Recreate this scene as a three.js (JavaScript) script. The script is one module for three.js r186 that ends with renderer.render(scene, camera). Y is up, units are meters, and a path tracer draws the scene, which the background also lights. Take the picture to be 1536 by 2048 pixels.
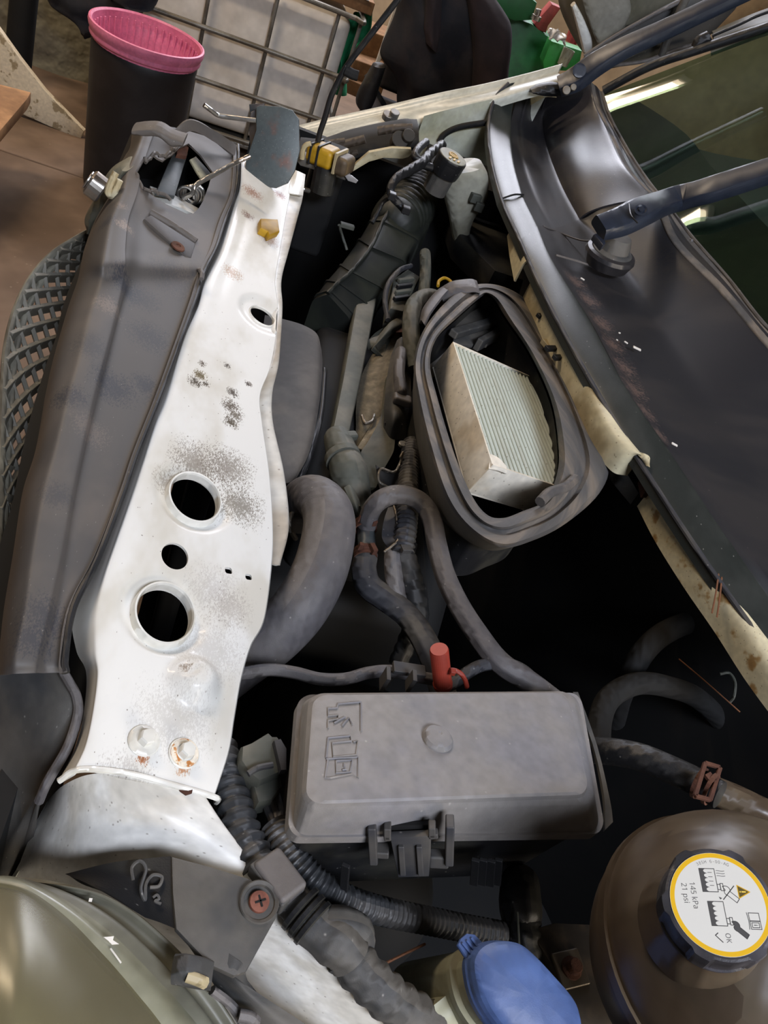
import * as THREE from 'three';
import { RoundedBoxGeometry } from 'three/addons/geometries/RoundedBoxGeometry.js';
import { mergeGeometries, mergeVertices, toCreasedNormals } from 'three/addons/utils/BufferGeometryUtils.js';
import { RectAreaLightUniformsLib } from 'three/addons/lights/RectAreaLightUniformsLib.js';
import { Brush, Evaluator, SUBTRACTION } from 'three-bvh-csg';

// ---------------------------------------------------------------- camera
const scene = new THREE.Scene();
const IW = 1536, IH = 2048, FOC = 1538, CAMY = 1.45;
const camera = new THREE.PerspectiveCamera(2 * Math.atan(IH / 2 / FOC) * 180 / Math.PI, IW / IH, 0.02, 60);
const AX = new THREE.Vector3(0.93737986, 0.3477769, 0.01924134);    // image right in the world
const AY = new THREE.Vector3(-0.23905633, 0.6825506, -0.69063504);  // image up
const AZ = new THREE.Vector3(-0.2533201, 0.64278761, 0.72294745);   // towards the photographer
camera.position.set(0, CAMY, 0);
camera.quaternion.setFromRotationMatrix(new THREE.Matrix4().makeBasis(AX, AY, AZ));
scene.add(camera);

// ---------------------------------------------------------------- light
RectAreaLightUniformsLib.init();
const renderer = new THREE.WebGLRenderer({ antialias: true });
renderer.toneMapping = THREE.LinearToneMapping;
renderer.toneMappingExposure = 1.0;
renderer.shadowMap.enabled = true;
scene.background = new THREE.Color(0x0a0c0e);
const LIGHTS = {
  panel: { p: [.8, 2.95, 1.25], look: [0.15, 0.9, -0.45], w: 1.2, h: 0.6, c: 0xeaf0ff, i: 30 },   // hanging lamp panel out of view, placed to light the near side
  window: { p: [3.6, 2.3, 3.6], look: [0.1, 0.9, -0.7], w: 2.2, h: 1.5, c: 0xfff0dc, i: 10 },  // glazing out of view behind the camera, lights floor and container
  roof: { w: 1.1, h: 1.3, c: 0xf2f2ff, i: 18 },  // rooflight out of view, placed for the sheen on the far scuttle
  back: { p: [.9, 2.75, -6.15], w: 2.4, h: 1.2, c: 0xeef2ff, i: 9 },  // opening out of view in the back wall, gives the scuttle sheen
  tube: { c: 0xffe6c8, i: 115 },  // ceiling lamps out of view, for the windscreen patch and the container
};
// ---------------------------------------------------------------- helpers
const V = (x, y, z) => new THREE.Vector3(x, y, z);
const CAM = V(0, CAMY, 0), UP = V(0, 1, 0);
const ray = (px, py) => AX.clone().multiplyScalar(px - 768).addScaledVector(AY, 1024 - py).addScaledVector(AZ, -FOC).normalize();
const PL = (px, py, P, N) => { const d = ray(px, py); return CAM.clone().addScaledVector(d, P.clone().sub(CAM).dot(N) / d.dot(N)); };
const W = (px, py, y) => PL(px, py, V(0, y, 0), UP);                     // the point of a level plane seen at a pixel
const Z = (px, py, z) => PL(px, py, V(0, 0, z), V(0, 0, 1));             // of a plane across the car
const WL = a => a.map(p => W(p[0], p[1], p[2]));
const SP = W(390, 995, 0.95), SN = V(Math.tan(0.24), 1, Math.tan(0.05)).normalize();
const SL = (px, py, off = 0) => PL(px, py, SP.clone().addScaledVector(SN, off), SN);   // the tilted plane of the front panel
const R = d => d * Math.PI / 180;
let seed = 7;
const rnd = () => { seed = (seed * 1664525 + 1013904223) >>> 0; return seed / 4294967296; };
const names = {};
function numbered(n) { const k = names[n] = (names[n] ?? -1) + 1; return k ? n + '_' + String(k).padStart(3, '0') : n; }
function thing(name, label, category, group, pos = [0, 0, 0]) {
  const o = new THREE.Group(); o.name = numbered(name); o.position.set(...pos);
  o.userData = { label, category }; if (group) o.userData.group = group;
  scene.add(o); return o;
}
function fit(g) { // one attribute set for every geometry
  const q = g.index ? g : g; for (const k of Object.keys(q.attributes)) if (!['position', 'normal', 'uv'].includes(k)) q.deleteAttribute(k);
  return q;
}
function mesh(name, geo, mat, parent, label) {
  let g = Array.isArray(geo) ? mergeGeometries(geo.map(x => { const y = fit(x); return y.index ? y.toNonIndexed() : y; })) : geo;
  const m = new THREE.Mesh(g, mat); m.name = parent === scene ? numbered(name) : name; m.castShadow = m.receiveShadow = true;
  if (label) m.userData.label = label;
  if (parent) parent.add(m);
  return m;
}
function solo(name, geo, mat, label, category, group) { // a thing that is one mesh, its origin at its base
  let g = Array.isArray(geo) ? mergeGeometries(geo.map(x => { const y = fit(x); return y.index ? y.toNonIndexed() : y; })) : geo;
  g.computeBoundingBox(); const b = g.boundingBox, c = [(b.min.x + b.max.x) / 2, b.min.y, (b.min.z + b.max.z) / 2];
  g.translate(-c[0], -c[1], -c[2]);
  const m = mesh(name, g, mat, scene); m.position.set(...c); m.userData = { label, category }; if (group) m.userData.group = group; return m;
}
function struct(name, geo, mat, parent = scene) { const m = mesh(name, geo, mat, parent); if (parent === scene) m.userData.kind = 'structure'; return m; }
function boxUV(g) { // uv in metres by the side a face looks to
  g = g.index ? g.toNonIndexed() : g; const p = g.attributes.position, n = g.attributes.normal, uv = new Float32Array(p.count * 2);
  for (let i = 0; i < p.count; i += 3) {
    let x = 0, y = 0, z = 0; for (let k = 0; k < 3; k++) { x += Math.abs(n.getX(i + k)); y += Math.abs(n.getY(i + k)); z += Math.abs(n.getZ(i + k)); }
    for (let k = 0; k < 3; k++) {
      const j = i + k, X = p.getX(j), Y = p.getY(j), ZZ = p.getZ(j);
      const [u, v] = y >= x && y >= z ? [X, ZZ] : x >= z ? [ZZ, Y] : [X, Y];
      uv[2 * j] = u; uv[2 * j + 1] = v;
    }
  }
  g.setAttribute('uv', new THREE.BufferAttribute(uv, 2)); return g;
}
const cr = (a, b, c, d, t) => { const t2 = t * t, t3 = t2 * t; return V(...['x', 'y', 'z'].map(k => .5 * (2 * b[k] + (c[k] - a[k]) * t + (2 * a[k] - 5 * b[k] + 4 * c[k] - d[k]) * t2 + (3 * b[k] - a[k] - 3 * c[k] + d[k]) * t3))); };
function spline(pts, n, lin, closed) { // n steps per span
  const out = [], m = pts.length, g = i => closed ? pts[(i + m) % m] : i < 0 ? pts[0].clone().multiplyScalar(2).sub(pts[1]) : i >= m ? pts[m - 1].clone().multiplyScalar(2).sub(pts[m - 2]) : pts[i];
  const spans = closed ? m : m - 1;
  for (let i = 0; i < spans; i++) for (let k = 0; k < n; k++) { const t = k / n; out.push(lin ? g(i).clone().lerp(g(i + 1), t) : cr(g(i - 1), g(i), g(i + 1), g(i + 2), t)); }
  if (!closed) out.push(pts[m - 1].clone());
  return out;
}
function dense(rows, nu, nv, o = {}) {
  const a = rows.map(r => spline(r, nu, o.lu, o.cu)); const cols = a[0].map((_, j) => spline(a.map(r => r[j]), nv, o.lv));
  return cols[0].map((_, i) => cols.map(c => c[i]));
}
function gridNormals(G) {
  const n = G.length, m = G[0].length;
  return G.map((r, i) => r.map((_, j) => {
    const a = G[Math.min(n - 1, i + 1)][j].clone().sub(G[Math.max(0, i - 1)][j]), b = G[i][Math.min(m - 1, j + 1)].clone().sub(G[i][Math.max(0, j - 1)]);
    return a.cross(b).normalize();
  }));
}
// a sheet with a thickness through a grid of points
function loft(rows, nu, nv, t, o = {}) {
  let G = dense(rows, nu, nv, o); let N = gridNormals(G);
  let s = 0; N.forEach(r => r.forEach(v => s += v.dot(o.face || UP))); const sg = s < 0 ? -1 : 1;
  if (o.disp) { G = G.map((r, i) => r.map((p, j) => p.clone().addScaledVector(N[i][j], sg * o.disp(p, i / (G.length - 1), j / (r.length - 1))))); N = gridNormals(G); }
  const n = G.length, m = G[0].length, B = G.map((r, i) => r.map((p, j) => p.clone().addScaledVector(N[i][j], -sg * t)));
  const pos = [], uv = [], idx = []; const U = [], Vv = [];
  { let a = 0; for (let i = 0; i < n; i++) { if (i) a += G[i][m >> 1].distanceTo(G[i - 1][m >> 1]); U.push(a); } a = 0; for (let j = 0; j < m; j++) { if (j) a += G[n >> 1][j].distanceTo(G[n >> 1][j - 1]); Vv.push(a); } }
  const put = (p, u, v) => { pos.push(p.x, p.y, p.z); if (o.uv) { const q = o.uv(p); uv.push(q[0], q[1]); } else uv.push(u, v); return pos.length / 3 - 1; };
  const sheet = (S, flip) => { const b = pos.length / 3; for (let i = 0; i < n; i++) for (let j = 0; j < m; j++) put(S[i][j], Vv[j], U[i]);
    for (let i = 0; i < n - 1; i++) for (let j = 0; j < m - 1; j++) { const a = b + i * m + j, c = a + 1, d = a + m, e = d + 1; flip ? idx.push(a, c, d, c, e, d) : idx.push(a, d, c, c, d, e); } };
  sheet(G, sg < 0); sheet(B, sg > 0);
  const edge = (T, Q, flip) => { const b = pos.length / 3; let a = 0; for (let i = 0; i < T.length; i++) { if (i) a += T[i].distanceTo(T[i - 1]); put(T[i], a, 0); put(Q[i], a, t); }
    for (let i = 0; i < T.length - 1; i++) { const k = b + 2 * i; flip ? idx.push(k, k + 1, k + 2, k + 1, k + 3, k + 2) : idx.push(k, k + 2, k + 1, k + 1, k + 2, k + 3); } };
  const f = sg > 0;
  edge(G[0], B[0], f); edge(G[n - 1], B[n - 1], !f); edge(G.map(r => r[0]), B.map(r => r[0]), !f); edge(G.map(r => r[m - 1]), B.map(r => r[m - 1]), f);
  const g = new THREE.BufferGeometry(); g.setAttribute('position', new THREE.Float32BufferAttribute(pos, 3)); g.setAttribute('uv', new THREE.Float32BufferAttribute(uv, 2)); g.setIndex(idx); g.computeVertexNormals(); return g;
}
// rings of points joined into a skin; caps fan from the middle
function skin(rings, o = {}) {
  const n = rings.length, m = rings[0].length, pos = [], uv = [], idx = []; let L = 0;
  for (let i = 0; i < n; i++) { if (i) L += rings[i][0].distanceTo(rings[i - 1][0]); let a = 0; for (let j = 0; j <= m; j++) { const p = rings[i][j % m]; if (j) a += p.distanceTo(rings[i][j - 1]); pos.push(p.x, p.y, p.z); uv.push(a, L); } }
  const k = m + 1;
  for (let i = 0; i < n - 1; i++) for (let j = 0; j < m; j++) { const a = i * k + j, b = a + 1, c = a + k, d = c + 1; idx.push(a, b, c, b, d, c); }
  const cap = (r, flip) => { const c = r.reduce((s, p) => s.add(p), V(0, 0, 0)).multiplyScalar(1 / m), b = pos.length / 3; pos.push(c.x, c.y, c.z); uv.push(c.x, c.z); r.forEach(p => { pos.push(p.x, p.y, p.z); uv.push(p.x, p.z); });
    for (let j = 0; j < m; j++) { const a = b + 1 + j, d = b + 1 + (j + 1) % m; flip ? idx.push(b, a, d) : idx.push(b, d, a); } };
  if (o.loop) { for (let j = 0; j < m; j++) { const a = (n - 1) * k + j, b = a + 1, c = j, d = c + 1; idx.push(a, b, c, b, d, c); } }
  else { if (o.c0 !== false) cap(rings[0], false); if (o.c1 !== false) cap(rings[n - 1], true); }
  let g = new THREE.BufferGeometry(); g.setAttribute('position', new THREE.Float32BufferAttribute(pos, 3)); g.setAttribute('uv', new THREE.Float32BufferAttribute(uv, 2)); g.setIndex(idx);
  // outward check by signed volume
  let v = 0; for (let i = 0; i < idx.length; i += 3) { const q = t => V(pos[3 * t], pos[3 * t + 1], pos[3 * t + 2]); v += q(idx[i]).dot(q(idx[i + 1]).cross(q(idx[i + 2]))); if (i > 6000) break; }
  g = toCreasedNormals(g, o.crease ?? 0.7); return g;
}
function rrect(c, ru, rv, n = 5) { // rounded rectangle on four corners
  const out = [], B = (u, v) => c[0].clone().multiplyScalar((1 - u) * (1 - v)).addScaledVector(c[1], u * (1 - v)).addScaledVector(c[2], u * v).addScaledVector(c[3], (1 - u) * v);
  [[ru, rv, 180], [1 - ru, rv, 270], [1 - ru, 1 - rv, 0], [ru, 1 - rv, 90]].forEach(([x, y, a]) => { for (let k = 0; k <= n; k++) { const t = R(a + 90 * k / n); out.push(B(x + ru * Math.cos(t), y + rv * Math.sin(t))); } });
  return out;
}
const inset = (c, d) => { const m = c.reduce((s, p) => s.add(p), V(0, 0, 0)).multiplyScalar(1 / c.length); return c.map(p => p.clone().add(m.clone().sub(p).setLength(d))); };
const shift = (c, v) => c.map(p => p.clone().add(v));
// swept tube: pts [Vector3 ...], radii one per point or a number; rib {pitch, depth}
function tube(pts, r, o = {}) {
  const rr = Array.isArray(r) ? r : pts.map(() => r), sub = o.sub || 8; let C = spline(pts, sub);
  let Rr = []; for (let i = 0; i < rr.length - 1; i++) for (let k = 0; k < sub; k++) { const t = k / sub; Rr.push(rr[i] * (1 - t) + rr[i + 1] * t); } Rr.push(rr[rr.length - 1]);
  if (o.rib) { // resample by length
    const D = [0]; for (let i = 1; i < C.length; i++) D.push(D[i - 1] + C[i].distanceTo(C[i - 1])); const T = D[D.length - 1], st = o.rib.pitch / 6, n = Math.ceil(T / st), c2 = [], r2 = []; let k = 0;
    for (let i = 0; i <= n; i++) { const s = T * i / n; while (k < D.length - 2 && D[k + 1] < s) k++; const t = (s - D[k]) / (D[k + 1] - D[k] || 1); c2.push(C[k].clone().lerp(C[k + 1], t)); const ph = (s / o.rib.pitch) % 1, w = o.rib.sharp ? (ph < .6 ? 1 : 0) : .5 + .5 * Math.cos(ph * 2 * Math.PI); r2.push((Rr[k] * (1 - t) + Rr[k + 1] * t) - o.rib.depth * (1 - w)); }
    C = c2; Rr = r2;
  }
  const m = o.seg || 18, rings = []; let T0 = C[1].clone().sub(C[0]).normalize(), u = Math.abs(T0.y) < .9 ? V(0, 1, 0) : V(1, 0, 0); u.addScaledVector(T0, -u.dot(T0)).normalize();
  for (let i = 0; i < C.length; i++) {
    const T = C[Math.min(C.length - 1, i + 1)].clone().sub(C[Math.max(0, i - 1)]).normalize(); u.addScaledVector(T, -u.dot(T)).normalize(); const w = T.clone().cross(u);
    const ring = []; for (let j = 0; j < m; j++) { const a = 2 * Math.PI * j / m; ring.push(C[i].clone().addScaledVector(u, Math.cos(a) * Rr[i] * (o.fu || 1)).addScaledVector(w, Math.sin(a) * Rr[i] * (o.fw || 1))); } rings.push(ring);
  }
  if (o.round) { const e = (ring, c, dir, r) => [ [.94, .35], [.8, .62], [.5, .87] ].map(([a, b]) => ring.map(p => p.clone().sub(c).multiplyScalar(a).add(c).addScaledVector(dir, b * r))); const a = e(rings[0], C[0], C[0].clone().sub(C[1]).normalize(), Rr[0]).reverse(), b = e(rings[rings.length - 1], C[C.length - 1], C[C.length - 1].clone().sub(C[C.length - 2]).normalize(), Rr[Rr.length - 1]); rings.unshift(...a); rings.push(...b); }
  return skin(rings, { crease: o.crease ?? 0.9, c0: o.caps, c1: o.caps });
}
function basisOf(pts, up) { // plane of a polygon
  const n = V(0, 0, 0), c = V(0, 0, 0); pts.forEach((p, i) => { const q = pts[(i + 1) % pts.length]; n.x += (p.y - q.y) * (p.z + q.z); n.y += (p.z - q.z) * (p.x + q.x); n.z += (p.x - q.x) * (p.y + q.y); c.add(p); });
  n.normalize(); c.multiplyScalar(1 / pts.length); if (n.dot(up) < 0) n.negate(); const a = Math.abs(n.x) < .9 ? V(1, 0, 0) : V(0, 0, 1); a.addScaledVector(n, -a.dot(n)).normalize(); const b = n.clone().cross(a); return { n, a, b, c };
}
// solid on a polygon: thick below it (away from up), edges bevelled
function slab(pts, thick, o = {}) {
  const { n, a, b, c } = basisOf(pts, o.up || UP), f = p => { const d = p.clone().sub(c); return new THREE.Vector2(d.dot(a), d.dot(b)); };
  const bv = o.bevel ?? 0.0015; let P2 = (o.smooth ? spline(pts, o.smooth, false, true) : pts).map(f);
  const sh = new THREE.Shape(P2); (o.holes || []).forEach(h => sh.holes.push(new THREE.Path((h.map ? h : []).map(f))));
  const g = new THREE.ExtrudeGeometry(sh, { depth: Math.max(1e-4, thick - 2 * bv), bevelEnabled: bv > 0, bevelSize: bv, bevelThickness: bv, bevelOffset: -bv, bevelSegments: o.bseg || 2, curveSegments: 8 });
  g.translate(0, 0, -thick + bv); g.applyMatrix4(new THREE.Matrix4().makeBasis(a, b, n).setPosition(c)); return boxUV(toCreasedNormals(g, o.crease ?? 0.6));
}
function lathe(prof, p, axis, seg = 40, crease = 0.6) { // profile [r, h] turned about an axis from p
  const g = toCreasedNormals(new THREE.LatheGeometry(prof.map(q => new THREE.Vector2(Math.max(q[0], 1e-5), q[1])), seg), crease);
  g.applyQuaternion(new THREE.Quaternion().setFromUnitVectors(UP, axis.clone().normalize())); g.translate(p.x, p.y, p.z); return g;
}
const disc = (p, ax, r, h, seg = 32, bv = 0.0008) => boxUV(lathe([[0, 0], [r - bv, 0], [r, bv], [r, h - bv], [r - bv, h], [0, h]], p, ax, seg));
function box(c, sx, sy, sz, o = {}) { // rounded box; o.q basis [x,y,z]
  const g = new RoundedBoxGeometry(sx, sy, sz, o.n || 2, o.r ?? Math.min(sx, sy, sz) * .12);
  if (o.rot) g.rotateX(o.rot[0]).rotateY(o.rot[1]).rotateZ(o.rot[2] || 0);
  if (o.q) g.applyMatrix4(new THREE.Matrix4().makeBasis(...o.q)); const h = boxUV(g); h.translate(c.x, c.y, c.z); return h;
}
function bar(a, b, w, h, o = {}) { // bar between two points, w across and h up
  const d = b.clone().sub(a), L = d.length(); d.normalize(); const s = (o.up || UP).clone().cross(d).normalize(), u = d.clone().cross(s);
  return box(a.clone().add(b).multiplyScalar(.5), w, h, L, { q: [s, u, d], r: o.r ?? Math.min(w, h) * .2, n: 2 });
}
function cyl(a, b, r, seg = 14) { return disc(a, b.clone().sub(a), r, a.distanceTo(b), seg, Math.min(.002, r * .3)); }
function cut(geo, cutters) {
  const ev = new Evaluator(); ev.attributes = ['position', 'normal', 'uv']; ev.useGroups = false; let A = new Brush(fit(geo)); A.updateMatrixWorld();
  for (const c of cutters) { const B = new Brush(fit(c)); B.updateMatrixWorld(); A = ev.evaluate(A, B, SUBTRACTION); A.updateMatrixWorld(); } return A.geometry;
}
// solid from its outline: rows of two pixels [x1,y1,x2,y2] lying at depth z; half depth d
function bulk(rows, z, d, o = {}) {
  const m = o.seg || 28; const L = rows.map(r => Z(r[0], r[1], r[4] ?? z)), Q = rows.map(r => Z(r[2], r[3], r[4] ?? z)); const a = spline(L, o.sub || 6), b = spline(Q, o.sub || 6);
  const rings = a.map((p, i) => { const q = b[i], c = p.clone().add(q).multiplyScalar(.5), h = q.clone().sub(p).multiplyScalar(.5), out = []; const f = i / (a.length - 1), e = o.shape ? o.shape(f) : 1;
    for (let j = 0; j < m; j++) { const t = 2 * Math.PI * j / m, w = 1 + (o.fold ? o.fold * noise3(j * (o.ff || .4) + 3, f * 3 + 1, i * .01) : 0), sx = Math.sign(Math.cos(t)) * Math.pow(Math.abs(Math.cos(t)), o.sq || 1), sz = Math.sign(Math.sin(t)) * Math.pow(Math.abs(Math.sin(t)), o.sq || 1); out.push(c.clone().addScaledVector(h, sx * (1 + (w - 1) * .25)).add(V(0, 0, sz * d * e * w))); } return out; });
  return skin(rings, { crease: o.crease ?? 1.2 });
}
// ---------------------------------------------------------------- noise and materials
const hash = (x, y, s) => { let h = (x * 374761393 + y * 668265263 + s * 974634777) | 0; h = Math.imul(h ^ (h >>> 13), 1274126177); return ((h ^ (h >>> 16)) >>> 0) / 4294967296; };
function vn(x, y, p, s) { const xi = Math.floor(x), yi = Math.floor(y), fx = x - xi, fy = y - yi, u = fx * fx * (3 - 2 * fx), v = fy * fy * (3 - 2 * fy), w = (a, b) => hash(((a % p) + p) % p, ((b % p) + p) % p, s); return (w(xi, yi) * (1 - u) + w(xi + 1, yi) * u) * (1 - v) + (w(xi, yi + 1) * (1 - u) + w(xi + 1, yi + 1) * u) * v; }
const fbm = (u, v, p, s, o = 4) => { let a = 0, k = .5, t = 0; for (let i = 0; i < o; i++) { a += k * vn(u * p, v * p, p, s + i * 17); t += k; k *= .55; p *= 2; } return a / t; };
const noise3 = (x, y, z) => vn(x, y + z * 3.1, 1024, 5) * 2 - 1;
const sm = (a, b, x) => { const t = Math.min(1, Math.max(0, (x - a) / (b - a))); return t * t * (3 - 2 * t); };
function tex(n, f, srgb = true) {
  const d = new Uint8Array(n * n * 4); for (let j = 0; j < n; j++) for (let i = 0; i < n; i++) { const c = f(i / n, j / n), k = 4 * (j * n + i); d[k] = c[0]; d[k + 1] = c[1]; d[k + 2] = c[2]; d[k + 3] = 255; }
  const t = new THREE.DataTexture(d, n, n); t.wrapS = t.wrapT = THREE.RepeatWrapping; t.magFilter = THREE.LinearFilter; t.minFilter = THREE.LinearMipmapLinearFilter; t.generateMipmaps = true; if (srgb) t.colorSpace = THREE.SRGBColorSpace; t.needsUpdate = true; return t;
}
const hx = h => [h >> 16 & 255, h >> 8 & 255, h & 255];
const mix = (a, b, t) => [a[0] + (b[0] - a[0]) * t, a[1] + (b[1] - a[1]) * t, a[2] + (b[2] - a[2]) * t];
const BUMP = {
  grain: tex(256, (u, v) => { const a = 255 * (.5 * vn(u * 128, v * 128, 128, 3) + .5 * fbm(u, v, 32, 9, 3)); return [a, a, a]; }, false),
  soft: tex(256, (u, v) => { const a = 255 * fbm(u, v, 6, 21, 4); return [a, a, a]; }, false),
  weave: tex(256, (u, v) => { const a = 255 * (.35 + .35 * Math.sin(u * 402) * Math.sin(v * 402) + .3 * fbm(u, v, 16, 4, 3)); return [a, a, a]; }, false),
};
let ms = 100;
// c: base colour, d: second colour (dust, rust, stain) in patches, amt its share, sp: share of light flecks
function mat(c, o = {}) {
  const s = ms += 31, b = hx(c), d = hx(o.d ?? c), sc = hx(o.spc ?? 0xb9b4ac), n = o.n || 256, p = o.p || 5, amt = o.amt ?? .5, k = o.k ?? .22;
  const map = tex(n, (u, v) => {
    const f = sm(1 - amt - k, 1 - amt + k, fbm(u, v, p, s, 5) * 1.5 - .25), g = (fbm(u, v, 40, s + 5, 3) - .5) * (o.g ?? .16); let q = mix(b, d, f).map(x => x * (1 + g));
    if (o.sp && hash(Math.floor(u * n), Math.floor(v * n), s + 9) < o.sp) q = mix(q, sc, .35 + .5 * hash(Math.floor(u * n), Math.floor(v * n), s + 10)); return q.map(x => Math.max(0, Math.min(255, x)));
  });
  const size = o.size || .3; map.repeat.set(1 / size, 1 / size);
  const M = new (o.phys ? THREE.MeshPhysicalMaterial : THREE.MeshStandardMaterial)({ map, roughness: o.r ?? .6, metalness: o.m ?? 0, ...(o.phys || {}) });
  if (o.bump) { M.bumpMap = BUMP[o.bt || 'grain'].clone(); M.bumpMap.repeat.set(1 / (o.bs || .06), 1 / (o.bs || .06)); M.bumpMap.needsUpdate = true; M.bumpScale = o.bump; }
  return M;
}
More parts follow.
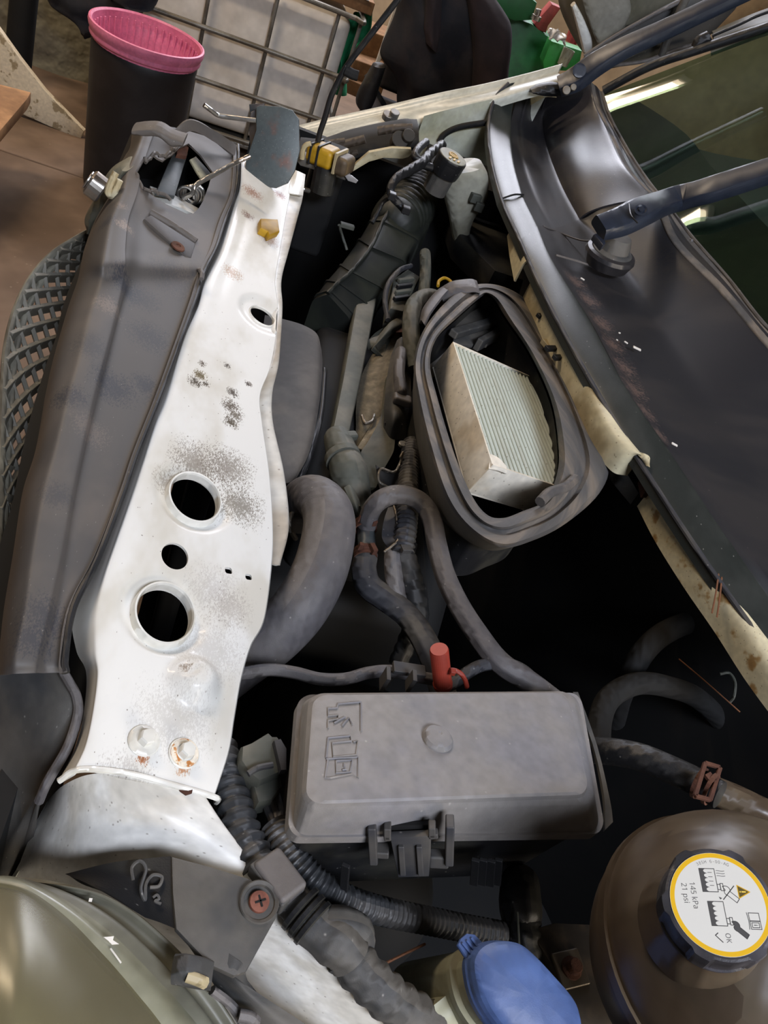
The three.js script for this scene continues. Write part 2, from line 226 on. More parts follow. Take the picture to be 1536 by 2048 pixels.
const M = {
  shroud: mat(0x404044, { d: 0x5a5551, k: .32, amt: .58, r: .62, sp: .0012, size: .5, p: 4, n: 512, bump: .00012 }),
  lid: mat(0x7c7b7f, { d: 0x87837f, k: .32, amt: .6, r: .6, sp: .0008, bump: .0001 }),
  black: mat(0x17181b, { d: 0x35342f, amt: .35, r: .5, sp: .0015, bump: .0001 }),
  blackDust: mat(0x3c3d3e, { d: 0x585550, amt: .5, r: .65, sp: .001, bump: .0001 }),
  deep: mat(0x08090a, { d: 0x0e0d0c, amt: .4, r: .8 }),  // near-black; also stands in for the shade deep in the bay
  hose: mat(0x545255, { d: 0x686462, k: .32, amt: .55, r: .6, sp: .001, bump: .00015 }),
  hoseDark: mat(0x34353a, { d: 0x4f4c48, amt: .5, r: .6, sp: .001 }),
  loom: mat(0x2a2c2f, { d: 0x4d4b49, amt: .5, r: .5, sp: .001 }),
  duct: mat(0x1c1f1c, { d: 0x292c25, amt: .5, r: .55 }),
  greyGreen: mat(0x50534c, { d: 0x66645a, amt: .5, r: .65 }),
  engine: mat(0x6a6250, { d: 0x8a806c, amt: .5, r: .85, bump: .0008, p: 8, g: .4 }),
  alu: mat(0x8f8c84, { d: 0x6d6254, amt: .4, r: .45, m: .6 }),
  steel: mat(0xb9b7b2, { d: 0x7a6c60, amt: .3, r: .3, m: .9 }),
  darkSteel: mat(0x454a4c, { d: 0x5b4a42, amt: .22, r: .5, m: .3, sp: .002 }),
  rust: mat(0x48291d, { d: 0x62402f, amt: .5, r: .9, p: 10, g: .4, bump: .0004 }),
  paint: mat(0xdcdcd6, { d: 0xc9c6ba, amt: .35, r: .32, sp: .0006, spc: 0x4a443c, phys: { clearcoat: .5, clearcoatRoughness: .15 } }),
  cream: mat(0xcfc6a6, { d: 0xa89a78, amt: .35, r: .5, sp: .004, spc: 0x4a3a28 }),
  wing: mat(0xc5c8bf, { d: 0xb6b8ac, amt: .3, r: .3 }),  // body white toned greyer for the dim far wing
  seal: mat(0x262a28, { d: 0x303331, amt: .5, r: .4, sp: .001, bump: .0001 }),
  sealGrey: mat(0x8c8d93, { d: 0x9c9a99, amt: .5, r: .45 }),
  cowl: mat(0x26262a, { d: 0x333132, amt: .5, k: .3, r: .38, sp: .002, spc: 0x8a7468, bump: .0001, n: 512 }),
  cowlLow: mat(0x2b2d31, { d: 0x413f3c, amt: .5, r: .5, sp: .0015, spc: 0x8a7468 }),
  wiper: mat(0x242a37, { d: 0x2b313d, amt: .5, r: .38, bump: .00005 }),
  cowlShine: mat(0x2e2d32, { d: 0x3a3838, amt: .5, k: .3, r: .3, sp: .001, bump: .0001 }),  // cowl plastic copy, glossier; its paler tone stands in for sheen
  housing: mat(0x68655f, { d: 0x7a756d, amt: .5, k: .3, r: .65 }),
  rubber: mat(0x4f4e4e, { d: 0x756c62, amt: .45, r: .7, bump: .0004, bs: .05, bt: 'soft' }),
  sealTop: mat(0x4a4848, { d: 0x7a6f64, amt: .45, r: .7, bump: .0004, bs: .05, bt: 'soft' }),
  paper: mat(0xe6dfcf, { d: 0xd2c4ac, amt: .3, r: .9, sp: .004, spc: 0x54483c }),  // tone raised to stand in for light on the filter's left side
  pleat: mat(0xc0cac2, { d: 0xb9c0b6, g: .05, amt: .3, r: .9, sp: .003, spc: 0x54483c }),
  blue: mat(0x4d6496, { d: 0x455a89, amt: .5, r: .5, sp: .0006, spc: 0x2a2f3c, bump: .00006 }),
  red: mat(0xa03c2c, { d: 0x8c3426, amt: .5, r: .5 }),
  yellow: mat(0xb08a1a, { d: 0x876512, amt: .35, r: .5 }),
  tank: mat(0x5c5142, { d: 0x4a3e31, amt: .5, r: .38, p: 4, size: .35 }),
  tankWhite: mat(0x9a9a83, { d: 0x86846d, amt: .4, r: .5 }),
  lampBack: mat(0x77715a, { d: 0x54463a, amt: .5, r: .7, p: 3, size: .45 }),
  lampRim: mat(0x77776a, { d: 0x5f5e52, amt: .5, r: .45 }),
  grille: mat(0x8a887b, { d: 0x6b685e, amt: .5, r: .55, sp: .001 }),
  fan: mat(0x4c4845, { d: 0x5b5651, amt: .5, r: .7 }),
  concrete: mat(0x7d6958, { d: 0x5e4c3d, amt: .5, r: .75, n: 512, size: 2.2, p: 5, sp: .0008, spc: 0x9a8c7c, bump: .001, bs: .8, bt: 'soft' }),
  tan: mat(0xb9a283, { d: 0xa48c6c, amt: .5, r: .9, size: 2 }),
  rough: mat(0x86826f, { d: 0x6a6557, amt: .5, r: .95, size: .8, bump: .02, bs: .5, bt: 'soft', p: 8 }),
  dim: mat(0x4c463e, { d: 0x3d3832, r: .9, size: 2 }),
  ceiling: mat(0x7a7770, { d: 0x68655f, r: .9, size: 3 }),
  pinkBin: mat(0xdc7d9c, { d: 0xd0708f, amt: .5, r: .5 }),
  blackBin: mat(0x1c1a1b, { d: 0x232122, amt: .5, r: .55 }),
  ibc: mat(0xebe6dd, { d: 0xdad2c6, amt: .4, r: .5, size: 1.5 }),
  galv: mat(0x87857e, { d: 0x6f6a60, amt: .5, r: .45, m: .5 }),
  cloth: mat(0x1e2027, { d: 0x2b282c, amt: .5, r: .95, bump: .0006, bt: 'weave', bs: .05 }),
  clothBrown: mat(0x33292c, { d: 0x292226, amt: .5, r: .95, bump: .0006, bt: 'weave', bs: .05 }),
  green: mat(0x1d6b38, { d: 0x185a30, amt: .5, r: .5, size: .8 }),
  greenLight: mat(0x2c8f3c, { d: 0x257a34, amt: .5, r: .5, size: .8 }),
  greenCloth: mat(0x1f8d5c, { d: 0x17744a, amt: .5, r: .8 }),
  wood: mat(0xa97f55, { d: 0x86623f, amt: .5, r: .8, size: .6, p: 6 }),
  card: mat(0x8a6847, { d: 0x765639, amt: .5, r: .9 }),
  white: mat(0xdedbd4, { d: 0xcfc8bc, amt: .4, r: .6 }),
  redPaint: mat(0x9a3a34, { d: 0x7f322c, amt: .4, r: .6 }),
  peel: mat(0xd9cdb4, { d: 0x9a8a6c, amt: .3, r: .8, p: 7, k: .06 }),
  print: new THREE.MeshStandardMaterial({ color: 0x2c2c2c, roughness: .7 }),
  twig: mat(0x8a5a38, { d: 0x6d452b, r: .8 }),
  fluff: mat(0xd9d6cf, { r: .9 }),
};
// ---------------------------------------------------------------- the workshop
const RX0 = -3.6, RX1 = 5.2, RZ0 = -6.2, RZ1 = 4.2, RH = 3.5;
const slabBox = (x0, x1, y0, y1, z0, z1) => { const g = new THREE.BoxGeometry(x1 - x0, y1 - y0, z1 - z0); g.translate((x0 + x1) / 2, (y0 + y1) / 2, (z0 + z1) / 2); return boxUV(g); };
{
  const fl = struct('floor', slabBox(RX0 - .2, RX1 + .2, -.2, -.006, RZ0 - .2, RZ1 + .2), M.concrete);
  const xs = [RX0, -1.55, -.42, .9, 2.4, 3.8, RX1], zs = [RZ0, -4.6, -3.1, -1.6, -.1, 1.4, 2.8, RZ1];
  for (let i = 0; i < xs.length - 1; i++) for (let j = 0; j < zs.length - 1; j++)
    mesh('concrete_slab', box(V((xs[i] + xs[i + 1]) / 2, -.03, (zs[j] + zs[j + 1]) / 2), xs[i + 1] - xs[i] - .012, .06, zs[j + 1] - zs[j] - .012, { r: .006 }), M.concrete, fl);
  struct('wall_back', slabBox(RX0 - .2, RX1 + .2, 0, RH, RZ0 - .2, RZ0), M.tan);
  struct('wall_front', slabBox(RX0 - .2, RX1 + .2, 0, RH, RZ1, RZ1 + .2), M.dim);
  struct('wall_left', slabBox(RX0 - .2, RX0, 0, RH, RZ0, RZ1), M.dim);
  struct('wall_right', slabBox(RX1, RX1 + .2, 0, RH, RZ0, RZ1), M.dim);
  const ce = struct('ceiling', slabBox(RX0 - .2, RX1 + .2, RH, RH + .2, RZ0 - .2, RZ1 + .2), M.ceiling);
  // rough rendered pier behind the bin
  const pier = struct('wall_pier', loft([0, .1, .2, .3, .4, .5].map(y => [-3.6, -2.6, -1.8, -1.3, -1.05, -.88].map(x => V(x, y, -4.05 + (x > -.9 ? -.03 : 0)))), 10, 8, .3, { face: V(0, 0, 1), disp: p => .035 * (fbm(p.x * .5 + 9, p.y * .5 + 9, 8, 3, 5) - .5) }), M.rough);
  // daylight window out of view behind the camera, lights the background
  const glow = (c, k) => new THREE.MeshStandardMaterial({ color: 0x222222, emissive: c, emissiveIntensity: k, roughness: .4 });
  const area = (c, i, w, h, p, look) => { const l = new THREE.RectAreaLight(c, i, w, h); l.position.set(...p); l.lookAt(...look); scene.add(l); return l; };
  const L = LIGHTS, wl = L.window;
  const dir = V(...wl.look).sub(V(...wl.p)).normalize();
  const wf = struct('window_1', (() => { const g = new THREE.BoxGeometry(wl.w + .16, wl.h + .16, .05); const m = new THREE.Matrix4().lookAt(V(...wl.look), V(...wl.p), UP); g.applyMatrix4(new THREE.Matrix4().makeTranslation(0, 0, 0)); const o = new THREE.Object3D(); o.position.set(...wl.p); o.lookAt(...wl.look); o.updateMatrix(); g.translate(0, 0, -.06); g.applyMatrix4(o.matrix); return boxUV(g); })(), M.white);
  { const a = L.panel, h = thing('unseen_hanging_lamp', 'unseen flat hanging lamp on two chains, placed to light the near side of the car', 'light'), o = new THREE.Object3D(); o.position.set(...a.p); o.lookAt(...a.look); o.updateMatrix();
    const g1 = new RoundedBoxGeometry(a.w + .06, a.h + .06, .05, 2, .01); g1.translate(0, 0, -.035); g1.applyMatrix4(o.matrix); mesh('housing', boxUV(g1), M.white, h);
    const g2 = new RoundedBoxGeometry(a.w, a.h, .012, 2, .004); g2.translate(0, 0, -.014); g2.applyMatrix4(o.matrix); mesh('diffuser', g2, glow(a.c, 4), h);
    for (const k of [-1, 1]) mesh('chain', cyl(V(a.p[0] + k * .4, a.p[1] + .03, a.p[2]), V(a.p[0] + k * .4, RH, a.p[2]), .006, 8), M.galv, h);
    area(a.c, a.i, a.w, a.h, a.p, a.look); }
  const gm = glow(wl.c, 3); const o = new THREE.Object3D(); o.position.set(...wl.p); o.lookAt(...wl.look); o.updateMatrix();
  for (let i = 0; i < 3; i++) for (let j = 0; j < 2; j++) { const g = new THREE.BoxGeometry(wl.w / 3 - .05, wl.h / 2 - .05, .01); g.translate((i - 1) * wl.w / 3, (j - .5) * wl.h / 2, -.02); g.applyMatrix4(o.matrix); mesh('unseen_window_pane', g, gm, wf); }
  area(wl.c, wl.i, wl.w, wl.h, wl.p, wl.look);
  // translucent rooflight out of view, placed to put a sheen on the scuttle end
  const rm = glow(L.roof.c, 3.2);
  let n = 2;
  for (const [x, z, k] of [[.6, -5.45, 1]]) {
    const f = struct('window_' + n++, box(V(x, RH - .02, z), L.roof.w + .12, .04, L.roof.h + .12, { r: .005 }), M.white);
    mesh('unseen_window_pane', box(V(x, RH - .042, z), L.roof.w, .01, L.roof.h, { r: .002 }), rm, f);
    area(L.roof.c, L.roof.i * k, L.roof.w, L.roof.h, [x, RH - .06, z], [x, 0, z + .001]);
  }
  { const q = L.back, f = struct('window_' + n++, box(V(q.p[0], q.p[1], RZ0 + .015), q.w + .14, q.h + .14, .05, { r: .006 }), M.white), gm2 = glow(q.c, 3.5);  // out of view, placed high for the sheen on the bulged cover
    for (const i of [-1, 0, 1]) mesh('unseen_window_pane', box(V(q.p[0] + i * q.w / 3, q.p[1], RZ0 + .041), q.w / 3 - .04, q.h - .04, .008, { r: .002 }), gm2, f);
    area(q.c, q.i, q.w, q.h, q.p, [q.p[0], q.p[1], 0]); }
  // ceiling lamps out of view: windscreen patch, and light on the container
  const tm = glow(L.tube.c, 9);
  for (const [x, z, a, w, k, l] of [[-1.32, -4.36, -33.5, .2, .25, 'unseen narrow panel light turned at an angle on the ceiling, placed for the bright windscreen patch'], [-1.8, -2.4, 0, .14, 1, 'unseen fluorescent batten light on the ceiling, placed to light the caged container']]) {
    const b = thing('unseen_ceiling_light', l, 'light', 'unseen ceiling lights'), q = new THREE.Matrix4().makeRotationY(R(a)).setPosition(x, RH, z), put = (g, y) => { g.translate(0, y, 0); g.applyMatrix4(q); return g; };
    mesh('housing', boxUV(put(new RoundedBoxGeometry(1.24, .05, w + .05, 2, .01), -.03)), M.white, b);
    mesh('diffuser', put(new RoundedBoxGeometry(1.2, .04, w, 2, .012), -.07), tm, b);
    const la = area(L.tube.c, L.tube.i * k, 1.2, w, [x, RH - .1, z], [x, 0, z + .001]); la.rotation.set(-Math.PI / 2, 0, R(a));
  }
}
// bin
{
  const t = thing('bin', 'tall black round bin with a bright pink rolled rim', 'bin');
  const c = W(296, 66, .58), cx = c.x, cz = c.z, A = V(cx, 0, cz);
  const H = .56, rt = W(183, 35, .58).distanceTo(W(412, 97, .58)) / 2;
  const body = [[0, .0], [rt * .8, 0], [rt * .82, .02]]; for (let i = 0; i < 20; i++) body.push([rt * (.82 + .1 * i / 19), .02 + (H - .06) * i / 19]);
  body.push([rt * .905, H - .035]); for (let i = 19; i > 0; i--) body.push([rt * (.80 + .1 * i / 19), .03 + (H - .07) * i / 19]); body.push([0, .03]);
  mesh('body', boxUV(lathe(body, A, UP, 48)), M.blackBin, t);
  mesh('rim', boxUV(lathe([[rt * .91, H - .02], [rt * .955, H - .026], [rt * .965, H - .02], [rt * .955, H - .012], [rt * .985, H + .0], [rt, H + .012], [rt * .99, H + .022], [rt * .96, H + .024], [rt * .93, H + .018], [rt * .915, H - .02], [rt * .81, H - .32], [rt * .805, H - .32], [rt * .87, H - .05], [rt * .91, H - .02]], A, UP, 56)), M.pinkBin, t);
  const ribs = []; for (let i = 0; i < 44; i++) { const a = i / 44 * 2 * Math.PI, q = V(Math.cos(a), 0, Math.sin(a)); ribs.push(bar(A.clone().addScaledVector(q, rt * .808).setY(H - .3), A.clone().addScaledVector(q, rt * .893).setY(H + .0), .006, .006)); }
  const rb = mesh('inner_rib', ribs, M.pinkBin, t); rb.userData.kind = 'stuff';
}
// intermediate bulk container in its cage
{
  const t = thing('liquid_container', 'large white plastic liquid container in a tubular steel cage on a pallet', 'container');
  const c0 = Z(668, 226, -3.85), e = W(400, 133, .45).sub(W(668, 226, .45)); const ex = e.setY(0).normalize(), ez = V(ex.z, 0, -ex.x); if (ez.z > 0) ez.negate();
  const hT = PL(712, 35, c0, V(0, 0, 1)).y, P = (a, y, b) => c0.clone().addScaledVector(ex, a).addScaledVector(ez, b).setY(y), Wd = .98, Dp = .95, q = [ex, UP, ez.clone().negate()].map(v => v.clone()); q[2] = q[0].clone().cross(q[1]);
  const cc = P(Wd / 2, (hT + .09) / 2, Dp / 2);
  mesh('tank', box(cc, Wd - .05, hT - .11, Dp - .05, { q, r: .06, n: 4 }), M.ibc, t);
  mesh('tank_lid', lathe([[0, 0], [.11, 0], [.11, .04], [.1, .05], [0, .05]], P(Wd / 2, hT - .03, Dp / 2), UP), M.black, t);
  const vx = [0, .1, .36, .63, .88, Wd], hy = [.1, .3, .5, hT];
  for (const b of [0, Dp]) { for (const x of vx) mesh('cage_upright', tube([P(x, .08, b), P(x, (.15 + hT) / 2, b), P(x, hT, b)], .0085, { seg: 10, sub: 2 }), M.galv, t); }
  for (const y of hy) { const r = .0105; mesh('cage_hoop', tube([P(.03, y, -.016), P(Wd / 2, y, -.016), P(Wd - .03, y, -.016), P(Wd + .01, y, .02), P(Wd + .01, y, Dp - .02), P(Wd - .03, y, Dp), P(.03, y, Dp), P(-.01, y, Dp - .03), P(-.01, y, .02), P(.03, y, -.016)], r, { seg: 10, sub: 5, caps: false }), M.galv, t); }
  for (const x of [.06, Wd / 2, Wd - .06]) mesh('pallet_block', box(P(x, .03, Dp / 2), .1, .06, Dp, { q, r: .006 }), M.wood, t);
  mesh('pallet_deck', box(P(Wd / 2, .07, Dp / 2), Wd, .02, Dp, { q, r: .006 }), M.galv, t);
  const bx = thing('cardboard_box', 'low brown cardboard box lying on the corner of the caged white container', 'box');
  mesh('carton', box(P(.16, hT + .045, .16), .4, .05, .26, { q, r: .004 }), M.card, bx);
  mesh('paper_label', box(P(.06, hT + .073, .1), .14, .004, .16, { q, r: .001 }), M.white, bx, 'white label sheet');
  // green sheet hanging at its side
  const g = [[700, 30, 740, 20], [690, 60, 738, 62], [680, 100, 712, 98], [678, 150, 690, 150], [675, 190, 690, 192]].map(r => [Z(r[0], r[1], c0.z - .1), Z((r[0] + r[2]) / 2, (r[1] + r[3]) / 2, c0.z - .14), Z(r[2], r[3], c0.z - .1)]);
  solo('green_cloth', boxUV(loft(g, 5, 6, .006, { face: V(0, 0, 1), disp: (p, s, u) => .015 * Math.sin(u * 12 + s * 3) })), M.greenCloth, 'bright green cloth hanging beside the caged container', 'cloth');
}
// flat polygons standing at a depth, made solid backwards
const stand = (px, z, th, o = {}) => slab(px.map(p => { const q = Z(p[0], p[1], z); return p[2] === 0 ? q.setY(0) : q; }), th, { up: V(0, 0, 1), bevel: .004, ...o });
solo('leaning_board', stand([[-60, -20], [0, 62], [40, 118], [90, 182], [168, 262], [160, 280], [60, 236], [-60, 180]], -3.45, .03), M.peel, 'sloping board with peeling cream paint standing on the brown floor', 'board');
solo('wooden_board', slab([W(-90, 150, .3), W(0, 168, .3), W(62, 184, .3), W(56, 196, .3), W(0, 262, .3), W(-90, 300, .3)], .04, { bevel: .004 }), M.wood, 'brown wooden table board jutting in beside the peeling board', 'board');
solo('post', tube([Z(52, -40, -3.8), Z(44, 40, -3.8), Z(36, 130, -3.8)], .055, { seg: 16 }), M.deep, 'dark green post standing before the rough grey pier', 'post');
solo('dark_bundle', bulk([[80, -60, 250, -30], [92, -8, 262, 8], [110, 8, 255, 42], [150, 34, 225, 64], [172, 56, 192, 66]], -3.75, .12, { fold: .3 }), M.cloth, 'dark cloth bundle lying on the ledge behind the pink rimmed bin', 'cloth');
solo('cloth_bag', bulk([[215, -60, 330, -40], [225, -10, 312, 4], [250, 4, 308, 18]], -3.6, .1, { fold: .3 }), M.cloth, 'dark bag hanging against the caged container above the bin', 'bag');
// clutter between container and chair
solo('cardboard_box', box(Z(748, 105, -4.9), .3, .24, .25, { rot: [0, .3, 0], r: .006 }), M.card, 'upright brown cardboard box between the container and the jackets', 'box', 'cardboard boxes on the floor');
solo('cardboard_box', box(Z(728, 147, -4.7), .2, .15, .2, { rot: [0, .2, 0], r: .006 }), M.card, 'small brown cardboard box in front of the larger upright one', 'box', 'cardboard boxes on the floor');
solo('timber_block', box(Z(708, 172, -4.6), .17, .07, .1, { rot: [0, -.1, 0], r: .006 }), M.wood, 'pale timber block on the floor left of the dark chair arm', 'timber');
solo('timber_batten', bar(Z(794, 10, -4.4), Z(754, 126, -4.4).add(Z(754, 126, -4.4).sub(Z(794, 10, -4.4)).multiplyScalar(1.04)).setY(.012), .03, .02), M.white, 'pale slim batten standing against the dark jackets', 'timber');
// chair with jackets
{
  const zc = -3.6, t = thing('chair', 'dark office chair with curved armrest, hidden under jackets', 'chair');
  const fy = 0, b = Z(860, 235, zc);
  mesh('armrest', bulk([[745, 128, 772, 132], [728, 158, 762, 164], [714, 186, 752, 196], [712, 206, 742, 218], [722, 220, 738, 226]], zc + .12, .045, { sub: 5 }), M.black, t);
  mesh('seat', box(V(b.x, .46, b.z - .02), .5, .07, .46, { r: .03 }), M.cloth, t);
  mesh('backrest', box(V(b.x - .06, .74, b.z - .2), .36, .42, .06, { r: .025 }), M.cloth, t);
  mesh('column', cyl(V(b.x, .08, b.z - .02), V(b.x, .43, b.z - .02), .03), M.black, t);
  for (let i = 0; i < 5; i++) { const a = i * 1.2566; mesh('leg', bar(V(b.x, .09, b.z - .02), V(b.x + .3 * Math.cos(a), .05, b.z - .02 + .3 * Math.sin(a)), .045, .035), M.black, t); mesh('castor', cyl(V(b.x + .29 * Math.cos(a), .028, b.z - .035 + .29 * Math.sin(a)), V(b.x + .29 * Math.cos(a), .028, b.z - .005 + .29 * Math.sin(a)), .027), M.black, t); }
  mesh('arm_support', bar(V(b.x - .1, .44, b.z), V(b.x - .32, .62, b.z + .08), .03, .02), M.black, t);
  solo('jacket', bulk([[800, -50, 950, -40], [792, 10, 975, 0], [776, 60, 985, 40], [766, 105, 985, 80], [778, 140, 975, 120], [792, 175, 965, 165], [800, 215, 960, 215], [810, 260, 950, 260]], zc + .1, .14, { fold: .3, ff: .22, seg: 44, sub: 8 }), M.cloth, 'dark navy jacket draped over the chair', 'jacket', 'clothes on the chair');
  solo('jacket', bulk([[925, -30, 985, -10], [935, 5, 1006, 22], [940, 45, 1020, 52], [945, 90, 1021, 100], [945, 130, 1018, 140], [940, 190, 1014, 190]], zc + .2, .09, { fold: .25, ff: .2, seg: 36 }), M.clothBrown, 'dark brown jacket hanging at the right of the chair', 'jacket', 'clothes on the chair');
  solo('scarf', bulk([[852, -40, 884, -36], [850, 20, 882, 26], [848, 60, 880, 70], [852, 84, 874, 104]], zc + .26, .03, { fold: .3 }), M.clothBrown, 'thin dark brown scarf hanging down over the navy jacket', 'scarf', 'clothes on the chair');
}
// green machine and what lies on it
{
  const t = thing('green_machine', 'dark green metal workshop machine behind the jackets', 'machine');
  mesh('cabinet', stand([[985, 30], [1030, 36], [1064, 48], [1112, 86], [1100, 130], [1120, 155], [1120, 160, 0], [985, 160, 0]], -4.4, .5), M.green, t);
  mesh('hood', stand([[960, -20], [1040, -22], [1074, 6], [1064, 40], [1030, 42], [985, 24]], -4.3, .4), M.green, t);
  mesh('table_plate', stand([[1103, 82], [1164, 102], [1160, 124], [1132, 142], [1088, 140], [1086, 124]], -4.2, .1), M.greenLight, t, 'lighter green plate');
  solo('red_clamp', stand([[1104, 8], [1122, 16], [1096, 52], [1092, 66], [1076, 60], [1068, 48]], -4.4, .08), M.redPaint, 'dull red metal bar standing up from the green machine', 'tool');
  solo('rag', boxUV(loft([[[1096, 60], [1108, 58], [1120, 62]], [[1098, 70], [1112, 68], [1132, 78]], [[1100, 78], [1116, 80], [1130, 86]]].map(r => r.map(p => Z(p[0], p[1], -4.1))), 5, 5, .01, { face: V(0, 0, 1), disp: (p, s, u) => .02 * Math.sin(9 * s + 11 * u) })), M.white, 'crumpled white rag on the green machine', 'rag');
  solo('clutter_jar', lathe([[0, 0], [.03, 0], [.032, .05], [.022, .062], [.022, .08], [0, .08]], Z(1141, 84, -4.15), UP), M.redPaint, 'small orange jar next to the white rag', 'jar');
  solo('metal_fitting', [cyl(Z(1072, 36, -4.25), Z(1078, 18, -4.25), .014), disc(Z(1070, 40, -4.25), UP, .024, .02)], M.steel, 'small shiny metal fitting on top of the green machine hood', 'fitting');
  solo('clear_cup', lathe([[0, 0], [.025, 0], [.03, .07], [.026, .07], [.022, .006], [0, .006]], Z(1124, 130, -4.15), UP), M.tankWhite, 'small pale cup on the light green plate', 'cup');
}
solo('rust_stain_panel', stand([[1440, 30], [1452, -40], [1620, -60], [1620, 10], [1536, 22], [1470, 42], [1432, 62], [1425, 60]], -3.4, .08), (() => mat(0xb79a72, { d: 0xa4602c, amt: .42, p: 6, k: .1, r: .9, size: .7 }))(), 'tan panel with orange rust stains beyond the windscreen pillar', 'panel');
// ---------------------------------------------------------------- front panel of the car
const EDGE = [ // px: roll foot, plateau left, plateau right, flange edge
  [474, 312, 486, 318, 585, 338, 608, 350], [470, 370, 484, 374, 580, 385, 606, 392], [456, 410, 472, 415, 570, 440, 594, 440], [428, 493, 448, 498, 560, 500, 578, 500],
  [396, 565, 416, 565, 550, 560, 563, 560], [385, 610, 402, 612, 555, 610, 565, 612], [360, 660, 380, 665, 552, 670, 562, 672], [340, 710, 364, 715, 540, 735, 557, 730],
  [310, 795, 341, 800, 520, 790, 545, 785], [290, 850, 319, 852, 524, 845, 546, 845], [250, 960, 286, 962, 538, 945, 568, 945], [226, 1028, 263, 1030, 545, 1050, 578, 1050],
  [180, 1149, 223, 1150, 543, 1128, 560, 1131], [145, 1225, 211, 1225, 528, 1237], [152, 1300, 206, 1300, 501, 1292], [172, 1345, 206, 1350, 482, 1357], [168, 1420, 196, 1420, 468, 1436], [152, 1490, 181, 1490, 457, 1502], [118, 1562, 160, 1537, 428, 1592]];
function dirtMap(N, bx, bz, c1, c2, spots, rs, fleck) { // base paint with grainy patches [u, v, r, strength, colour] and flecks [u, v, r]
    const d = new Uint8Array(N * N * 4); const put = (i, j, c, t) => { const k = 4 * (j * N + i); for (let q = 0; q < 3; q++) d[k + q] = d[k + q] * (1 - t) + c[q] * t; };
    for (let j = 0; j < N; j++) for (let i = 0; i < N; i++) { const u = i / N, v = j / N, f = fbm(u * .5, v * 2, 6, 41, 5), q = mix(c1, c2, sm(.42, .72, f)), k = 4 * (j * N + i); d[k] = q[0]; d[k + 1] = q[1]; d[k + 2] = q[2]; d[k + 3] = 255; }
    for (const [u, v, r, k, col] of spots) { const ry = r * bx / bz; for (let j = Math.max(0, Math.floor((v - 1.3 * ry) * N)); j < Math.min(N, (v + 1.3 * ry) * N); j++) for (let i = Math.max(0, Math.floor((u - 1.3 * r) * N)); i < Math.min(N, (u + 1.3 * r) * N); i++) { const dd = Math.hypot((i / N - u) / r, (j / N - v) / ry), g = .55 * fbm(i / N * 9, j / N * 40, 16, 77, 5) + .45 * vn(i / N * 330, j / N * 1400, 4096, 78), t = Math.min(1, 1.25 * k) * sm(.38, .62, g + (.7 - dd) * .3); if (t > 0) put(i, j, col, t); } }
    for (const [u, v, r] of rs) { const ry = r * bx / bz * .6; for (let j = Math.max(0, Math.floor((v - ry) * N)); j <= Math.min(N - 1, (v + ry) * N); j++) for (let i = Math.max(0, Math.floor((u - r) * N)); i <= Math.min(N - 1, (u + r) * N); i++) if (Math.hypot((i / N - u) / r, (j / N - v) / ry) < .9) put(i, j, fleck, .75); }
    const t = new THREE.DataTexture(d, N, N); t.magFilter = THREE.LinearFilter; t.minFilter = THREE.LinearMipmapLinearFilter; t.generateMipmaps = true; t.colorSpace = THREE.SRGBColorSpace; t.needsUpdate = true; return t;
}
const L1 = (a, b, t) => a + (b - a) * t;
